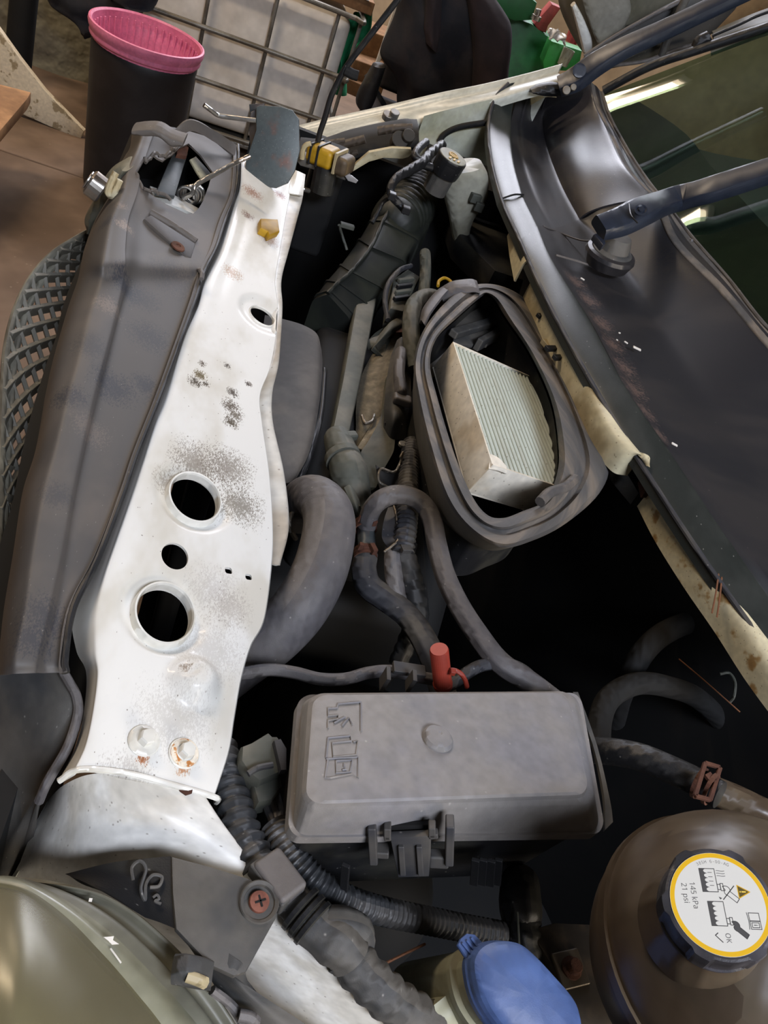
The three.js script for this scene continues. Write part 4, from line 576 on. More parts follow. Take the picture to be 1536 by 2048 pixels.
{
  const sl = [[1018, 168, 1.125], [990, 200, 1.095], [978, 255, 1.06], [984, 322, 1.045], [1004, 400, 1.04], [1040, 480, 1.038], [1068, 545, 1.034], [1120, 650, 1.03], [1204, 800, 1.02], [1300, 955, 1.01], [1402, 1110, 1.0], [1536, 1300, .99], [1640, 1440, .98]].map(p => W(...p)), k = sl.length;
  const SR = spline(S3, 10); const near = p => SR.reduce((a, q) => q.distanceToSquared(p) < a.distanceToSquared(p) ? q : a); void near;
  const right = sl.map((p, i) => { const f = i / (k - 1) * (SR.length - 1); return f; });
  const rp = [[1044, 164, 1.135], [1026, 205, 1.1], [1021, 256, 1.07], [1027, 320, 1.06], [1046, 392, 1.055], [1076, 452, 1.053], [1106, 522, 1.05], [1172, 628, 1.045], [1250, 772, 1.036], [1344, 910, 1.026], [1448, 1066, 1.016], [1582, 1254, 1.004], [1680, 1390, .99]].map(p => W(...p)); void right;
  const t = thing('bonnet_seal', 'long flat dark rubber bonnet seal strip along the scuttle edge', 'seal');
  const sec = (a, b, m, name, l) => { const rows = []; for (let i = a; i <= b; i++) rows.push([sl[i].clone().add(V(-.004, -.012, 0)), sl[i], sl[i].clone().lerp(rp[i], .5).add(V(0, i < 6 ? .0012 : .003, 0)), rp[i], rp[i].clone().add(V(.003, -.012, 0))]); mesh(name, loft(rows, 4, 8, .004), m, t, l); };
  sec(0, 4, M.seal, 'end_section', 'separate seal end section'); sec(4, 5, M.seal, 'middle_section'); sec(5, k - 1, M.seal, 'strip');
  mesh('joint', tube([sl[4].clone().add(V(0, .003, 0)), sl[4].clone().lerp(rp[4], .5).add(V(0, .006, 0)), rp[4].clone().add(V(0, .002, 0))], .0018, { seg: 6 }), M.black, t);
  mesh('edge_bead', tube(sl.map(p => p.clone().add(V(-.002, .001, 0))), .0032, { seg: 8 }), M.hoseDark, t);
  // painted flange under the seal
  const fl = thing('bulkhead_flange', 'narrow cream painted bulkhead flange with small rust spots under the seal strip', 'car panel');
  const rail = (L, Rr, y) => loft(L.map((p, i) => { const a = W(...p, y), b = W(...Rr[i], y + .006); return [a.clone().add(V(0, -.03, 0)), a, a.clone().lerp(b, .45).add(V(0, .006, 0)), b]; }), 4, 8, .003);
  mesh('upper_flange', rail([[1030, 440], [1036, 480], [1046, 528]], [[1040, 450], [1052, 500], [1064, 530]], 1.028), M.cream, fl);
  mesh('middle_flange', rail([[1064, 560], [1108, 660], [1158, 752], [1204, 846], [1248, 904], [1282, 916]], [[1088, 560], [1136, 660], [1190, 760], [1242, 855], [1286, 912], [1300, 935]], 1.012), M.cream, fl);
  mesh('lower_flange', rail([[1302, 978], [1340, 1048], [1400, 1140], [1466, 1232], [1536, 1336], [1640, 1470]], [[1322, 968], [1372, 1040], [1432, 1130], [1496, 1220], [1560, 1310], [1660, 1440]], .988), mat(0xcfc6a6, { d: 0x9a7a4c, amt: .2, p: 11, k: .12, r: .55, size: .2, sp: .004, spc: 0x4a3a28 }), fl, 'flange with brown rust along its edge');
  mesh('rusty_gap', slab([[1283, 955], [1304, 950], [1312, 985], [1290, 985]].map(p => W(p[0], p[1], .985)), .01), M.rust, fl);
  for (const [x, y] of [[1085, 632], [1102, 697], [1118, 715]]) mesh('clip', box(W(x, y, 1.0), .02, .006, .008, { rot: [0, .5, 0] }), M.black, fl);
}
// windscreen
{
  const t = thing('windscreen', 'tinted windscreen reflecting a bright patch, with a black border at its foot', 'windscreen');
  const FC = [Z(1208, 188, -1.8), Z(1300, 140, -1.775), Z(1400, 106, -1.75), Z(1536, 62, -1.72), Z(1700, 10, -1.68)], DV = FC[3].clone().sub(FC[0]), D = [0, .33, .66, 1, 1.5].map(k => DV.clone().multiplyScalar(k)); G3[0].copy(FC[0]);
  const rows = D.map((d, i) => G3.map((g, j) => g.clone().add(d).add(V(0, 0, 0)).addScaledVector(V(-.6, .8, 0), .0)));
  const glass = new THREE.MeshPhysicalMaterial({ color: 0xbfd0c4, roughness: .02, transmission: 1, thickness: 0, ior: 1.52 });
  mesh('glass', loft(rows, 6, 8, .005), glass, t);
  const inn = V(.35, -.6, 0).normalize().multiplyScalar(.009);
  const fr = [0, .25, .5, .75, 1].map(f => G3.map((g, j) => g.clone().addScaledVector(D[1], f * (j < 1 ? .35 : j < 2 ? .75 : 1.05)).add(inn)));
  mesh('black_border', loft(fr, 3, 8, .002), M.black, t);
  mesh('edge_trim', tube([...FC].map(p => p.clone().add(V(.0, .004, -.012))), .009, { seg: 10, fw: 1.4 }), M.black, t);
  const t2 = thing('dashboard', 'dark olive dashboard top behind the windscreen glass', 'dashboard');
  const db = G3.map(g => [g.clone().add(V(.06, -.05, 0)), g.clone().add(V(.3, -.02, 0)), g.clone().add(V(.62, .02, 0)), g.clone().add(V(.66, -.2, 0))]);
  mesh('top', loft(db, 6, 4, .02), mat(0x44463c, { d: 0x3a3c34, r: .7, bump: .0002 }), t2);
  const bk = thing('cabin', 'dim cabin interior with a pale headlining behind the windscreen', 'cabin');
  mesh('rear_wall', slabBox(2.5, 2.54, .6, 1.95, -1.7, .4), mat(0x55554a, { r: .9 }), bk); mesh('roof_lining', slabBox(1.25, 2.54, 1.95, 2.0, -1.72, .42), mat(0x8a8676, { r: .9 }), bk);
  mesh('side_wall', slabBox(.95, 2.54, .6, 1.0, -1.75, -1.71), M.black, bk);
  mesh('seat_back', box(V(1.75, 1.15, -1.2), .16, .62, .5, { rot: [0, 0, -.15], r: .05 }), M.cloth, bk); mesh('seat_back', box(V(1.75, 1.15, -.5), .16, .62, .5, { rot: [0, 0, -.15], r: .05 }), M.cloth, bk);
  const ap = thing('windscreen_pillar', 'body coloured windscreen pillar toned grey for dim light, with a black gutter line', 'car panel');
  mesh('pillar', loft([[Z(1420, 92, -1.76), Z(1428, 74, -1.79), Z(1424, 62, -1.82)], [Z(1470, 74, -1.75), Z(1476, 54, -1.78), Z(1470, 42, -1.82)], [Z(1536, 48, -1.73), Z(1536, 34, -1.77), Z(1536, 16, -1.81)], [Z(1680, 6, -1.7), Z(1680, -10, -1.74), Z(1680, -30, -1.79)]], 5, 6, .02, { face: V(0, 1, 0) }), mat(0x66655b, { d: 0x5a594f, r: .6 }), ap);  // body paint toned grey to stand in for dim light
  mesh('gutter_line', tube([Z(1424, 72, -1.785), Z(1476, 50, -1.775), Z(1536, 24, -1.765), Z(1680, -16, -1.73)], .003, { seg: 8 }), M.black, ap);
  mesh('pillar_clip', bulk([[1384, 90, 1392, 102], [1392, 74, 1412, 92], [1414, 62, 1424, 84]], -1.775, .012, { sub: 4 }), M.black, ap);
  const dq = thing('door_corner_trim', 'black triangular trim at the front corner of the far door', 'car trim');
  mesh('trim', slab([[1150, 150], [1180, 112], [1230, 76], [1300, 36], [1380, -4], [1470, -40], [1500, -30], [1470, 20], [1424, 68], [1392, 94], [1310, 118], [1230, 136]].map(p => Z(p[0], p[1], -1.9)), .03, { up: V(0, 0, 1) }), M.black, dq);
  mesh('strut', tube([Z(1322, 112, -1.87), Z(1340, 66, -1.87), Z(1362, 18, -1.87), Z(1380, -20, -1.87)], .009, { seg: 10 }), M.blackDust, dq);
  mesh('trim_edge', tube([Z(1168, 112, -1.875), Z(1230, 72, -1.875), Z(1300, 33, -1.875), Z(1380, -6, -1.875)], .004, { seg: 8 }), M.hose, dq);
  mesh('lower_edge', tube([Z(1218, 132, -1.868), Z(1290, 122, -1.868), Z(1350, 100, -1.868), Z(1392, 88, -1.868)], .004, { seg: 8 }), M.hose, dq);
  const mi = thing('wing_mirror', 'large olive grey mirror housing with a pale vertical strip beyond the far wiper', 'mirror');
  mesh('housing', bulk([[1120, -80, 1420, -90], [1120, -20, 1410, -40], [1124, 20, 1400, -8], [1140, 60, 1360, 16], [1160, 96, 1270, 62], [1176, 118, 1220, 96]], -2.15, .12, { seg: 40, sq: .6 }), mat(0x6e6b5c, { d: 0x63604f, r: .35 }), mi);
  mesh('stalk', tube([Z(1250, 70, -2.1), Z(1268, 78, -2.0), Z(1290, 70, -1.92)], .03, { seg: 14 }), M.black, mi);
  mesh('pale_panel', bulk([[1160, -20, 1250, -24], [1170, 20, 1262, 14], [1184, 62, 1250, 52], [1196, 90, 1232, 80]], -2.03, .012, { seg: 24, sq: .6 }), mat(0x9c998c, { d: 0x88857a, r: .5 }), mi);
  mesh('pale_strip', bulk([[1142, 12, 1150, 4], [1150, 40, 1166, 34], [1160, 80, 1182, 74], [1166, 104, 1184, 96]], -2.02, .012, { seg: 20, sq: .7 }), M.paint, mi);
}
// wipers
const GN = G3[7].clone().sub(G3[4]).cross(V(.21, .225, .08)).normalize(); if (GN.y < 0) GN.negate();
function wiper(label, base, arm, w) { // arm: spine points; w: half widths
  const t = thing('wiper_arm', label, 'wiper', 'wiper arms on the windscreen'); const rings = [], N = V(-.35, .8, .45).normalize();
  const C = spline(arm, 6), Wd = []; for (let i = 0; i < w.length - 1; i++) for (let k = 0; k < 6; k++) Wd.push(L1(w[i], w[i + 1], k / 6)); Wd.push(w[w.length - 1]);
  C.forEach((p, i) => { const T = C[Math.min(C.length - 1, i + 1)].clone().sub(C[Math.max(0, i - 1)]).normalize(), s = N.clone().cross(T).normalize(), n = T.clone().cross(s), h = Wd[i], d = .011;
    rings.push(rrect([[-h, -d], [h, -d], [h * .82, d], [-h * .82, d]].map(([a, b]) => p.clone().addScaledVector(s, a).addScaledVector(n, b)), .12, .3, 3)); });
  mesh('arm', boxUV(skin(rings, { crease: .5 })), M.wiper, t); return [t, N, C];
}
{
  const [t, N] = wiper('near wiper arm of dark plastic crossing the windscreen at the right edge', 0, [...[[1198, 455, 1.115], [1240, 442, 1.13], [1285, 420, 1.146]].map(p => W(...p)), ...[[1340, 400, .04], [1420, 378, .034], [1536, 341, .03], [1700, 290, .03]].map(p => PL(p[0], p[1], G3[5].clone().addScaledVector(GN, p[2]), GN))], [.02, .024, .026, .024, .024, .023, .022]);
  const pv = W(1281, 422, 1.158); mesh('pivot', boxUV(lathe([[0, 0], [.0098, 0], [.0098, .003], [.008, .004], [.0062, .002], [.0045, .002], [.004, .005], [0, .005]], pv, N, 30)), M.wiper, t);
  mesh('pivot_groove', tube([W(1258, 408, 1.155), W(1262, 430, 1.154), W(1275, 446, 1.152)], .0012, { seg: 6 }), M.black, t);
  mesh('foot', boxUV(lathe([[.034, -.004], [.033, .006], [.03, .009], [.026, .01], [.024, .02], [.02, .03], [0, .032]], W(1222, 508, 1.068), V(-.1, 1, .05), 36)), M.blackDust, t);
  mesh('foot_skirt', boxUV(lathe([[.036, -.02], [.042, -.004], [.04, .002], [.034, .004]], W(1222, 506, 1.07), V(-.1, 1, .05), 36)), M.cowl, t);
  mesh('arm_hook', slab([[1188, 468], [1204, 462], [1212, 486], [1206, 490]].map(p => W(p[0], p[1], 1.105)), .01), M.wiper, t);
}
{
  const [t, N] = wiper('far wiper arm of dark plastic above the bright scuttle end', 0, [[1118, 172, 1.19], [1150, 158, 1.2], [1190, 128, 1.225], [1250, 94, 1.25], [1330, 58, 1.285], [1410, 20, 1.325], [1500, -22, 1.37]].map((p, i) => Z(p[0], p[1], -1.68 + i * .004)), [.022, .027, .026, .022, .019, .018, .017]);
  const pv = Z(1158, 142, -1.655); mesh('pivot', boxUV(lathe([[0, 0], [.013, 0], [.013, .004], [.008, .005], [0, .005]], pv, V(-.2, .5, .85), 24)), M.wiper, t);
  mesh('foot', bulk([[1060, 176, 1064, 184], [1080, 168, 1082, 190], [1104, 164, 1108, 192], [1124, 166, 1128, 190]], -1.7, .02, { sub: 5 }), M.black, t);
  mesh('bolt_head', [disc(Z(1132, 182, -1.65), V(-.2, .5, .85), .008, .006), disc(Z(1146, 176, -1.65), V(-.2, .5, .85), .006, .006)], M.alu, t);
}
// flecks lying on the scuttle
for (const [x, y, l, a, lab] of [[1165, 558, .007, .3, 'tiny white fleck on the scuttle by the near wiper foot'], [1274, 697, .012, .6, 'largest white fleck on the black scuttle'], [1252, 685, .006, .2, 'small white fleck beside the largest one on the scuttle'], [1239, 666, .0035, .9, 'topmost of the tiny white dots on the scuttle'], [1234, 680, .003, .1, 'lowest of the tiny white dots on the scuttle'], [1349, 889, .008, .5, 'cream crumb on the seal strip edge']])
  solo('fleck', box(W(x, y, x === 1349 ? 1.031 : 1.04 - .012 * sm(600, 900, y)), l, .002, l * .45, { rot: [0, a - .9, 0], r: .0009 }), M.fluff, lab, 'debris', 'flecks lying on the scuttle');
// ---------------------------------------------------------------- far wing, headlamp and stay
{
  const t = thing('far_wing', 'pale painted far front wing with an inner panel toned grey for dim light', 'car panel');
  const top = [[585, 268, 598, 278], [640, 254, 640, 280], [690, 243, 690, 263], [768, 226, 768, 246], [812, 216, 836, 244], [880, 200, 900, 222], [960, 184, 975, 202], [1050, 162, 1060, 176], [1116, 144, 1130, 160]].map(p => [Z(p[0], p[1], -1.78).add(V(0, -.25, -.05)), Z(p[0], p[1], -1.77), Z(p[0], p[1] + 2, -1.74), Z(p[2], p[3], -1.7), Z(p[2], p[3] + 2, -1.7).add(V(0, -.02, 0))]);
  mesh('wing_top', loft(top, 4, 6, .003), M.wing, t);
  mesh('inner_panel', loft([[Z(848, 232, -1.69), Z(836, 268, -1.68), Z(828, 300, -1.66), Z(840, 350, -1.64)], [Z(900, 218, -1.69), Z(896, 250, -1.68), Z(890, 290, -1.66), Z(900, 350, -1.64)], [Z(985, 198, -1.7), Z(985, 230, -1.69), Z(985, 262, -1.68), Z(985, 340, -1.66)]], 5, 6, .003, { face: V(0, .5, 1) }), mat(0xa2a596, { d: 0x92957f, amt: .4, r: .5 }), t, 'inner panel toned grey green for dim light');  // white paint toned grey green, dim light put into the colour
  mesh('panel_groove', tube([Z(878, 284, -1.66), Z(890, 268, -1.665), Z(920, 254, -1.665), Z(980, 244, -1.67)], .006, { seg: 8 }), M.deep, t);
  mesh('wing_bolt', [disc(Z(774, 238, -1.7), V(0, 1, .3), .012, .012), disc(Z(786, 235, -1.7), V(0, 1, .3), .01, .014)], M.alu, t);
  const h = thing('far_headlamp', 'black far headlamp housing tucked under the pale wing', 'headlamp');
  mesh('housing', bulk([[600, 282, 604, 330], [650, 284, 640, 340], [700, 268, 700, 320], [760, 254, 760, 306], [810, 246, 812, 296], [836, 248, 834, 290]], -1.6, .06, { sub: 5, fold: .3 }), M.deep, h);
  for (const [a, b] of [[[620, 296, 690, 282], .006], [[640, 306, 730, 278], .008], [[755, 262, 825, 256], .008], [[700, 314, 715, 304], .005]]) mesh('rib', tube([Z(a[0], a[1], -1.53), Z((a[0] + a[2]) / 2, (a[1] + a[3]) / 2 - 2, -1.53), Z(a[2], a[3], -1.53)], b, { seg: 8 }), mat(0x4a4036, { r: .6 }), h);
  mesh('adjuster', [disc(Z(795, 288, -1.52), V(0, .6, .6), .016, .02), disc(Z(812, 280, -1.52), V(0, .6, .6), .012, .02)], mat(0x3a3630, { r: .6 }), h);
  solo('lamp_carrier', slab([[664, 346], [699, 343], [713, 326], [738, 305], [784, 296], [822, 298], [824, 308], [816, 315], [805, 318], [767, 316], [738, 324], [708, 342], [690, 352]].map(p => Z(p[0], p[1], -1.48)), .012, { up: V(0, 1, 1) }), M.cream, 'cream painted lamp carrier strip in front of the far headlamp', 'car panel');
  const rod = thing('bonnet_stay', 'thin black bonnet stay rod rising from the yellow holder', 'rod');
  const zr = -1.36, pr = [[634, 292], [640, 265], [650, 235], [660, 200], [668, 180], [690, 138], [730, 84], [800, -6], [880, -110]].map(p => Z(p[0], p[1], zr));
  mesh('rod', tube(pr, .0047, { seg: 12 }), M.black, rod); mesh('grip', tube([Z(690, 140, zr), Z(704, 148, zr), Z(716, 152, zr)], .008, { seg: 10 }), M.deep, rod);
  const yc = thing('fluid_cap', 'yellow and black filler cap at the foot of the bonnet stay rod', 'cap');
  const ya = Z(622, 300, -1.36), yb = Z(700, 332, -1.33), yd = yb.clone().sub(ya), yl = yd.length(); yd.normalize(); const yu = V(0, 1, 0).addScaledVector(yd, -yd.y).normalize(), ys = yu.clone().cross(yd), q = [ys, yu, yd];
  const at = (k, u = 0) => ya.clone().addScaledVector(yd, yl * k).addScaledVector(yu, u);
  mesh('cap', box(at(.32, 0), .045, .032, yl * .66, { q, r: .009, n: 3 }), M.yellow, yc); mesh('end', box(at(.85, -.002), .046, .03, yl * .36, { q, r: .009, n: 3 }), mat(0x6b5a40, { d: 0x3c3228, r: .6 }), yc);
  for (const k of [.12, .3]) mesh('band', box(at(k, .001), .047, .034, .004, { q, r: .001 }), M.black, yc); mesh('pale_stripe', box(at(.74, .001), .047, .034, .005, { q, r: .001 }), M.cream, yc);
  mesh('neck', cyl(at(.45, -.012), at(.45, -.06), .02), M.black, yc);
  mesh('wire_loop', tube([Z(604, 318, -1.33), Z(606, 300, -1.33), Z(612, 290, -1.33), Z(622, 287, -1.33)], .004, { seg: 8 }), M.cream, yc);
  const br = thing('filler_shelf', 'dark plastic shelf with a pale tongue below the yellow filler cap', 'bracket');
  mesh('shelf', slab([[590, 318], [600, 312], [640, 324], [690, 345], [700, 352], [690, 362], [640, 344], [600, 332]].map(p => Z(p[0], p[1], -1.34)), .03, { up: V(0, 1, .6), bevel: .003 }), M.blackDust, br);
  mesh('pale_tongue', slab([[684, 344], [704, 352], [716, 362], [712, 367], [696, 362]].map(p => Z(p[0], p[1], -1.335)), .004, { up: V(0, 1, .6), bevel: .001 }), M.sealGrey, br);
  mesh('leg', box(Z(636, 400, -1.4), .06, .2, .04, { r: .01 }), M.deep, br);
}
// ---------------------------------------------------------------- body shell round the engine
{
  const t = thing('engine_bay_shell', 'unseen inner body shell around the engine bay, near-black to keep it dark', 'car body');  // unseen walls in near-black, placed to keep the bay dark
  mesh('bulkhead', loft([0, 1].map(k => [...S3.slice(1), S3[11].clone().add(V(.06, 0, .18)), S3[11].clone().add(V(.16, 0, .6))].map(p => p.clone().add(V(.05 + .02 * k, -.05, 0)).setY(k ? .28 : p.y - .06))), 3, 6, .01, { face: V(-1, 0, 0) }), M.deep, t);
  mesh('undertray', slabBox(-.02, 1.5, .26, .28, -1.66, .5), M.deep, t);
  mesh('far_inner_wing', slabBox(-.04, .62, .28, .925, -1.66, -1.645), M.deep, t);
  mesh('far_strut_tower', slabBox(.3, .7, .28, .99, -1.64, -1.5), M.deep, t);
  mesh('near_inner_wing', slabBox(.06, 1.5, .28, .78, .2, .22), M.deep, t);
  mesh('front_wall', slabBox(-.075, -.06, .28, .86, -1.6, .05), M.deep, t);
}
{
  const t = thing('engine_block', 'engine block low in the bay, near-black for the shade there', 'engine');  // near-black tone stands in for the shade low in the bay
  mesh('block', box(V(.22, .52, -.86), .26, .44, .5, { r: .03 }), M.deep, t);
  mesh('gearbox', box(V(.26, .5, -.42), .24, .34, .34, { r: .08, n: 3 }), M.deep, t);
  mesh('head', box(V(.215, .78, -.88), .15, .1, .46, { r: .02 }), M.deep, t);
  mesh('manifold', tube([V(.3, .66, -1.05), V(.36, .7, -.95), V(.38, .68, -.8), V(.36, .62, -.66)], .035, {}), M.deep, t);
}
const px = a => a.map(p => W(p[0], p[1], p[2]));
// cooling fan cowl
{
  const t = thing('fan_cowl', 'flat grey brown fan cowl plate behind the white panel', 'cowl');
  mesh('plate', loft([[[530, 630, .866], [566, 638, .868], [606, 650, .868], [634, 668, .866], [643, 700, .86]], [[520, 700, .866], [570, 705, .87], [610, 708, .87], [636, 715, .868], [645, 735, .86]], [[515, 790, .866], [570, 795, .87], [605, 800, .87], [630, 805, .868], [638, 812, .86]], [[525, 880, .866], [560, 885, .87], [592, 890, .87], [612, 895, .868], [620, 900, .86]], [[540, 960, .866], [560, 965, .868], [574, 966, .868], [586, 962, .866], [592, 958, .86]]].map(px), 5, 6, .01), M.fan, t);
  mesh('edge_bar', tube(px([[648, 740, .85], [640, 830, .85], [618, 910, .85], [588, 980, .85]]), .005, { seg: 10 }), M.black, t);
  mesh('fan_shroud', box(V(.02, .6, -.92), .03, .46, .5, { r: .01 }), M.deep, t);
}
// radiator hose
{
  const t = thing('radiator_hose', 'thick grey rubber radiator hose arching up beside the white panel', 'hose');
  mesh('hose', tube(px([[420, 1370, .80], [480, 1325, .815], [545, 1275, .845], [600, 1215, .872], [640, 1140, .892], [658, 1065, .905], [654, 1022, .905], [632, 998, .894], [608, 1000, .87], [594, 1032, .835]]), [.027, .027, .0278, .0282, .028, .0275, .027, .026, .025, .024], { seg: 30, sub: 10 }), M.hose, t);
  mesh('hose_clip', tube(px([[585, 1025, .872], [578, 1040, .868], [582, 1062, .86], [592, 1078, .85]]), .003, { seg: 8 }), M.alu, t);
  mesh('clip_ear', [bar(W(592, 985, .875), W(600, 996, .87), .006, .004), bar(W(588, 1012, .875), W(596, 1004, .87), .006, .004)], M.alu, t);
}
// heater hose, coupling and return hose
{
  const t = thing('heater_hose', 'slim grey heater hose looping over the ribbed conduit and running behind the fuse box', 'hose');
  mesh('hose', tube(px([[734, 1052, .85], [741, 1024, .872], [758, 1002, .893], [786, 990, .903], [818, 992, .906], [846, 1008, .905], [864, 1040, .902], [874, 1090, .899], [890, 1150, .898], [918, 1210, .9], [955, 1268, .903], [1000, 1325, .905], [1060, 1365, .9], [1120, 1410, .88]]), .0112, { seg: 20 }), M.hose, t);
  const c = thing('hose_coupling', 'grey metal hose coupling between two rusty spring clamps', 'coupling');
  mesh('pipe', tube(px([[731, 1050, .846], [733, 1080, .842], [733, 1115, .838]]), .0105, { seg: 18 }), M.darkSteel, c);
  for (const [y, h] of [[1052, .849], [1108, .8405]]) { const p = W(731, y, h), ax = W(733, 1110, .84).sub(W(731, 1050, .847)).normalize(); mesh('spring_clamp', [...[-1, 0, 1].map(k => boxUV(lathe([[.0118, -.002], [.0136, -.002], [.0136, .0015], [.0118, .0015], [.0118, -.002]], p.clone().addScaledVector(ax, k * .004), ax, 24))), box(p.clone().add(V(.004, .015, .004)), .006, .008, .012, { rot: [0, .4, 0] }), box(p.clone().add(V(-.01, .012, .002)), .005, .01, .005, {})], M.rust, c, 'rusty spring clamp'); }
  const r = thing('return_hose', 'dark rubber hose bending from the lower rusty clamp towards the fuse box', 'hose');
  mesh('hose', tube(px([[733, 1108, .838], [728, 1140, .832], [738, 1172, .828], [775, 1200, .828], [815, 1232, .83], [848, 1280, .832], [872, 1335, .83], [890, 1400, .82]]), [.0135, .0145, .015, .0145, .014, .0142, .0142, .0142], { seg: 22 }), M.hoseDark, r);
}
// wiring conduit in the middle
{
  const t = thing('wiring_conduit', 'ribbed black wiring conduit running under the looped heater hose', 'conduit');
  mesh('sleeve', tube(px([[824, 890, .862], [819, 930, .868], [816, 980, .873], [814, 1030, .876], [810, 1070, .874], [806, 1105, .866]]), .0135, { seg: 20, rib: { pitch: .0068, depth: .0022 } }), M.hoseDark, t);
  mesh('tape_band', tube(px([[812, 1086, .866], [809, 1096, .864], [807, 1104, .862]]), .0135, { seg: 18 }), M.black, t);
  mesh('cable_tie', [box(W(812, 1098, .876), .012, .006, .009, { rot: [0, .3, 0] })], M.hoseDark, t);
  mesh('cable', tube(px([[788, 1095, .858], [786, 1130, .85], [792, 1180, .836], [802, 1215, .82]]), .0105, {}), M.hose, t);
  mesh('taped_branch', tube(px([[806, 1100, .86], [822, 1150, .848], [832, 1200, .832], [832, 1240, .815], [812, 1290, .79], [795, 1330, .77]]), [.0125, .0135, .0145, .014, .012, .012], { seg: 18, rib: { pitch: .012, depth: .0012 } }), M.loom, t);
  const b = thing('conduit_bracket', 'folded sheet metal bracket clipped along the ribbed conduit', 'bracket');
  mesh('plate', loft([[[752, 930, .866], [775, 945, .862], [796, 938, .868]], [[756, 955, .856], [778, 968, .85], [802, 952, .862]], [[762, 978, .852], [790, 984, .846], [806, 976, .856]]].map(px), 4, 4, .002), M.hoseDark, b);
  mesh('wire_clip', tube(px([[800, 915, .878], [806, 905, .88], [800, 926, .874], [788, 944, .872], [762, 938, .87], [758, 962, .864], [778, 976, .86]]), .0016, { seg: 7 }), M.alu, b);
  mesh('side_plate', loft([[[776, 1015, .872], [788, 1012, .878]], [[768, 1040, .868], [792, 1045, .876]], [[764, 1075, .864], [796, 1080, .874]], [[780, 1100, .862], [798, 1096, .872]]].map(px), 4, 4, .002), M.hoseDark, b);
  mesh('plate_edge', tube(px([[788, 1012, .879], [792, 1030, .878], [797, 1075, .876], [784, 1092, .872], [768, 1104, .868]]), .0014, { seg: 7 }), M.alu, b);
}
// red cover
{
  const t = thing('red_cover', 'red rubber terminal cover with its strap behind the fuse box', 'cap');
  const a = W(886, 1372, .905), b = W(878, 1298, .948); mesh('cap', boxUV(lathe([[.0088, 0], [.0092, .004], [.0086, .005], [.0086, b.distanceTo(a) - .002], [.0078, b.distanceTo(a)], [0, b.distanceTo(a)]], a, b.clone().sub(a), 30)), M.red, t);
  mesh('strap', tube(px([[890, 1344, .925], [905, 1340, .93], [920, 1346, .93], [930, 1360, .925], [934, 1374, .918]]), .0022, { seg: 10 }), M.red, t);
  mesh('strap_knob', box(W(905, 1344, .934), .005, .005, .005), M.red, t);
}
{
  const t = thing('breather_hose', 'thin grey wavy hose lying right behind the fuse box lid', 'hose');
  mesh('hose', tube(px([[440, 1352, .865], [490, 1346, .873], [540, 1340, .88], [590, 1346, .88], [640, 1358, .878], [690, 1358, .88], [735, 1346, .884], [780, 1342, .886], [830, 1352, .886], [880, 1362, .886], [910, 1368, .884]]), .0058, { seg: 14 }), M.hose, t);
  const u = thing('grey_cable', 'grey cable rising in an arch right of the red terminal cover', 'cable');
  mesh('cable', tube(px([[886, 1378, .884], [915, 1360, .892], [940, 1342, .898], [968, 1330, .9], [1010, 1328, .9], [1045, 1340, .896], [1080, 1372, .88]]), .0062, { seg: 14 }), M.hoseDark, u);
  solo('fuse_box_fin', [box(W(770, 1358, .905), .004, .02, .014, {}), box(W(822, 1362, .905), .004, .02, .012, {}), bar(W(786, 1334, .9), W(850, 1344, .9), .012, .005)], M.hoseDark, 'small black plastic fins behind the fuse box lid', 'bracket');
}
// ---------------------------------------------------------------- engine top
{
  const t = thing('intake_pipe', 'long flat grey green bar running along the engine to a round housing', 'pipe');
  const r = [[[716, 578], [757, 582]], [[702, 660], [742, 664]], [[684, 760], [722, 764]], [[660, 880], [696, 884]]].map((q, i) => { const y = .862 - i * .001, a = W(...q[0], y), b = W(...q[1], y); return rrect([a, b, b.clone().add(V(0, -.025, 0)), a.clone().add(V(0, -.025, 0))], .15, .25, 3); });
  mesh('bar', boxUV(skin(r, { crease: .5 })), M.greyGreen, t);
  mesh('housing', tube(px([[676, 880, .856], [686, 912, .856], [698, 945, .855], [712, 990, .845]]), [.0185, .0205, .024, .019], { seg: 26, round: true }), M.greyGreen, t);
  mesh('joint_ring', tube(px([[684, 912, .857], [688, 922, .857]]), .0232, { seg: 28, sub: 2 }), M.greyGreen, t);
  mesh('lug', box(W(700, 872, .868), .02, .01, .012, { rot: [0, .5, 0], r: .003 }), M.greyGreen, t);
  mesh('outlet', loft([[[688, 975, .866], [700, 970, .87], [712, 985, .862]], [[704, 1010, .862], [714, 1012, .866], [720, 1005, .86]], [[712, 1030, .85], [718, 1032, .852], [722, 1022, .85]]].map(px), 4, 4, .008), M.greyGreen, t);
}
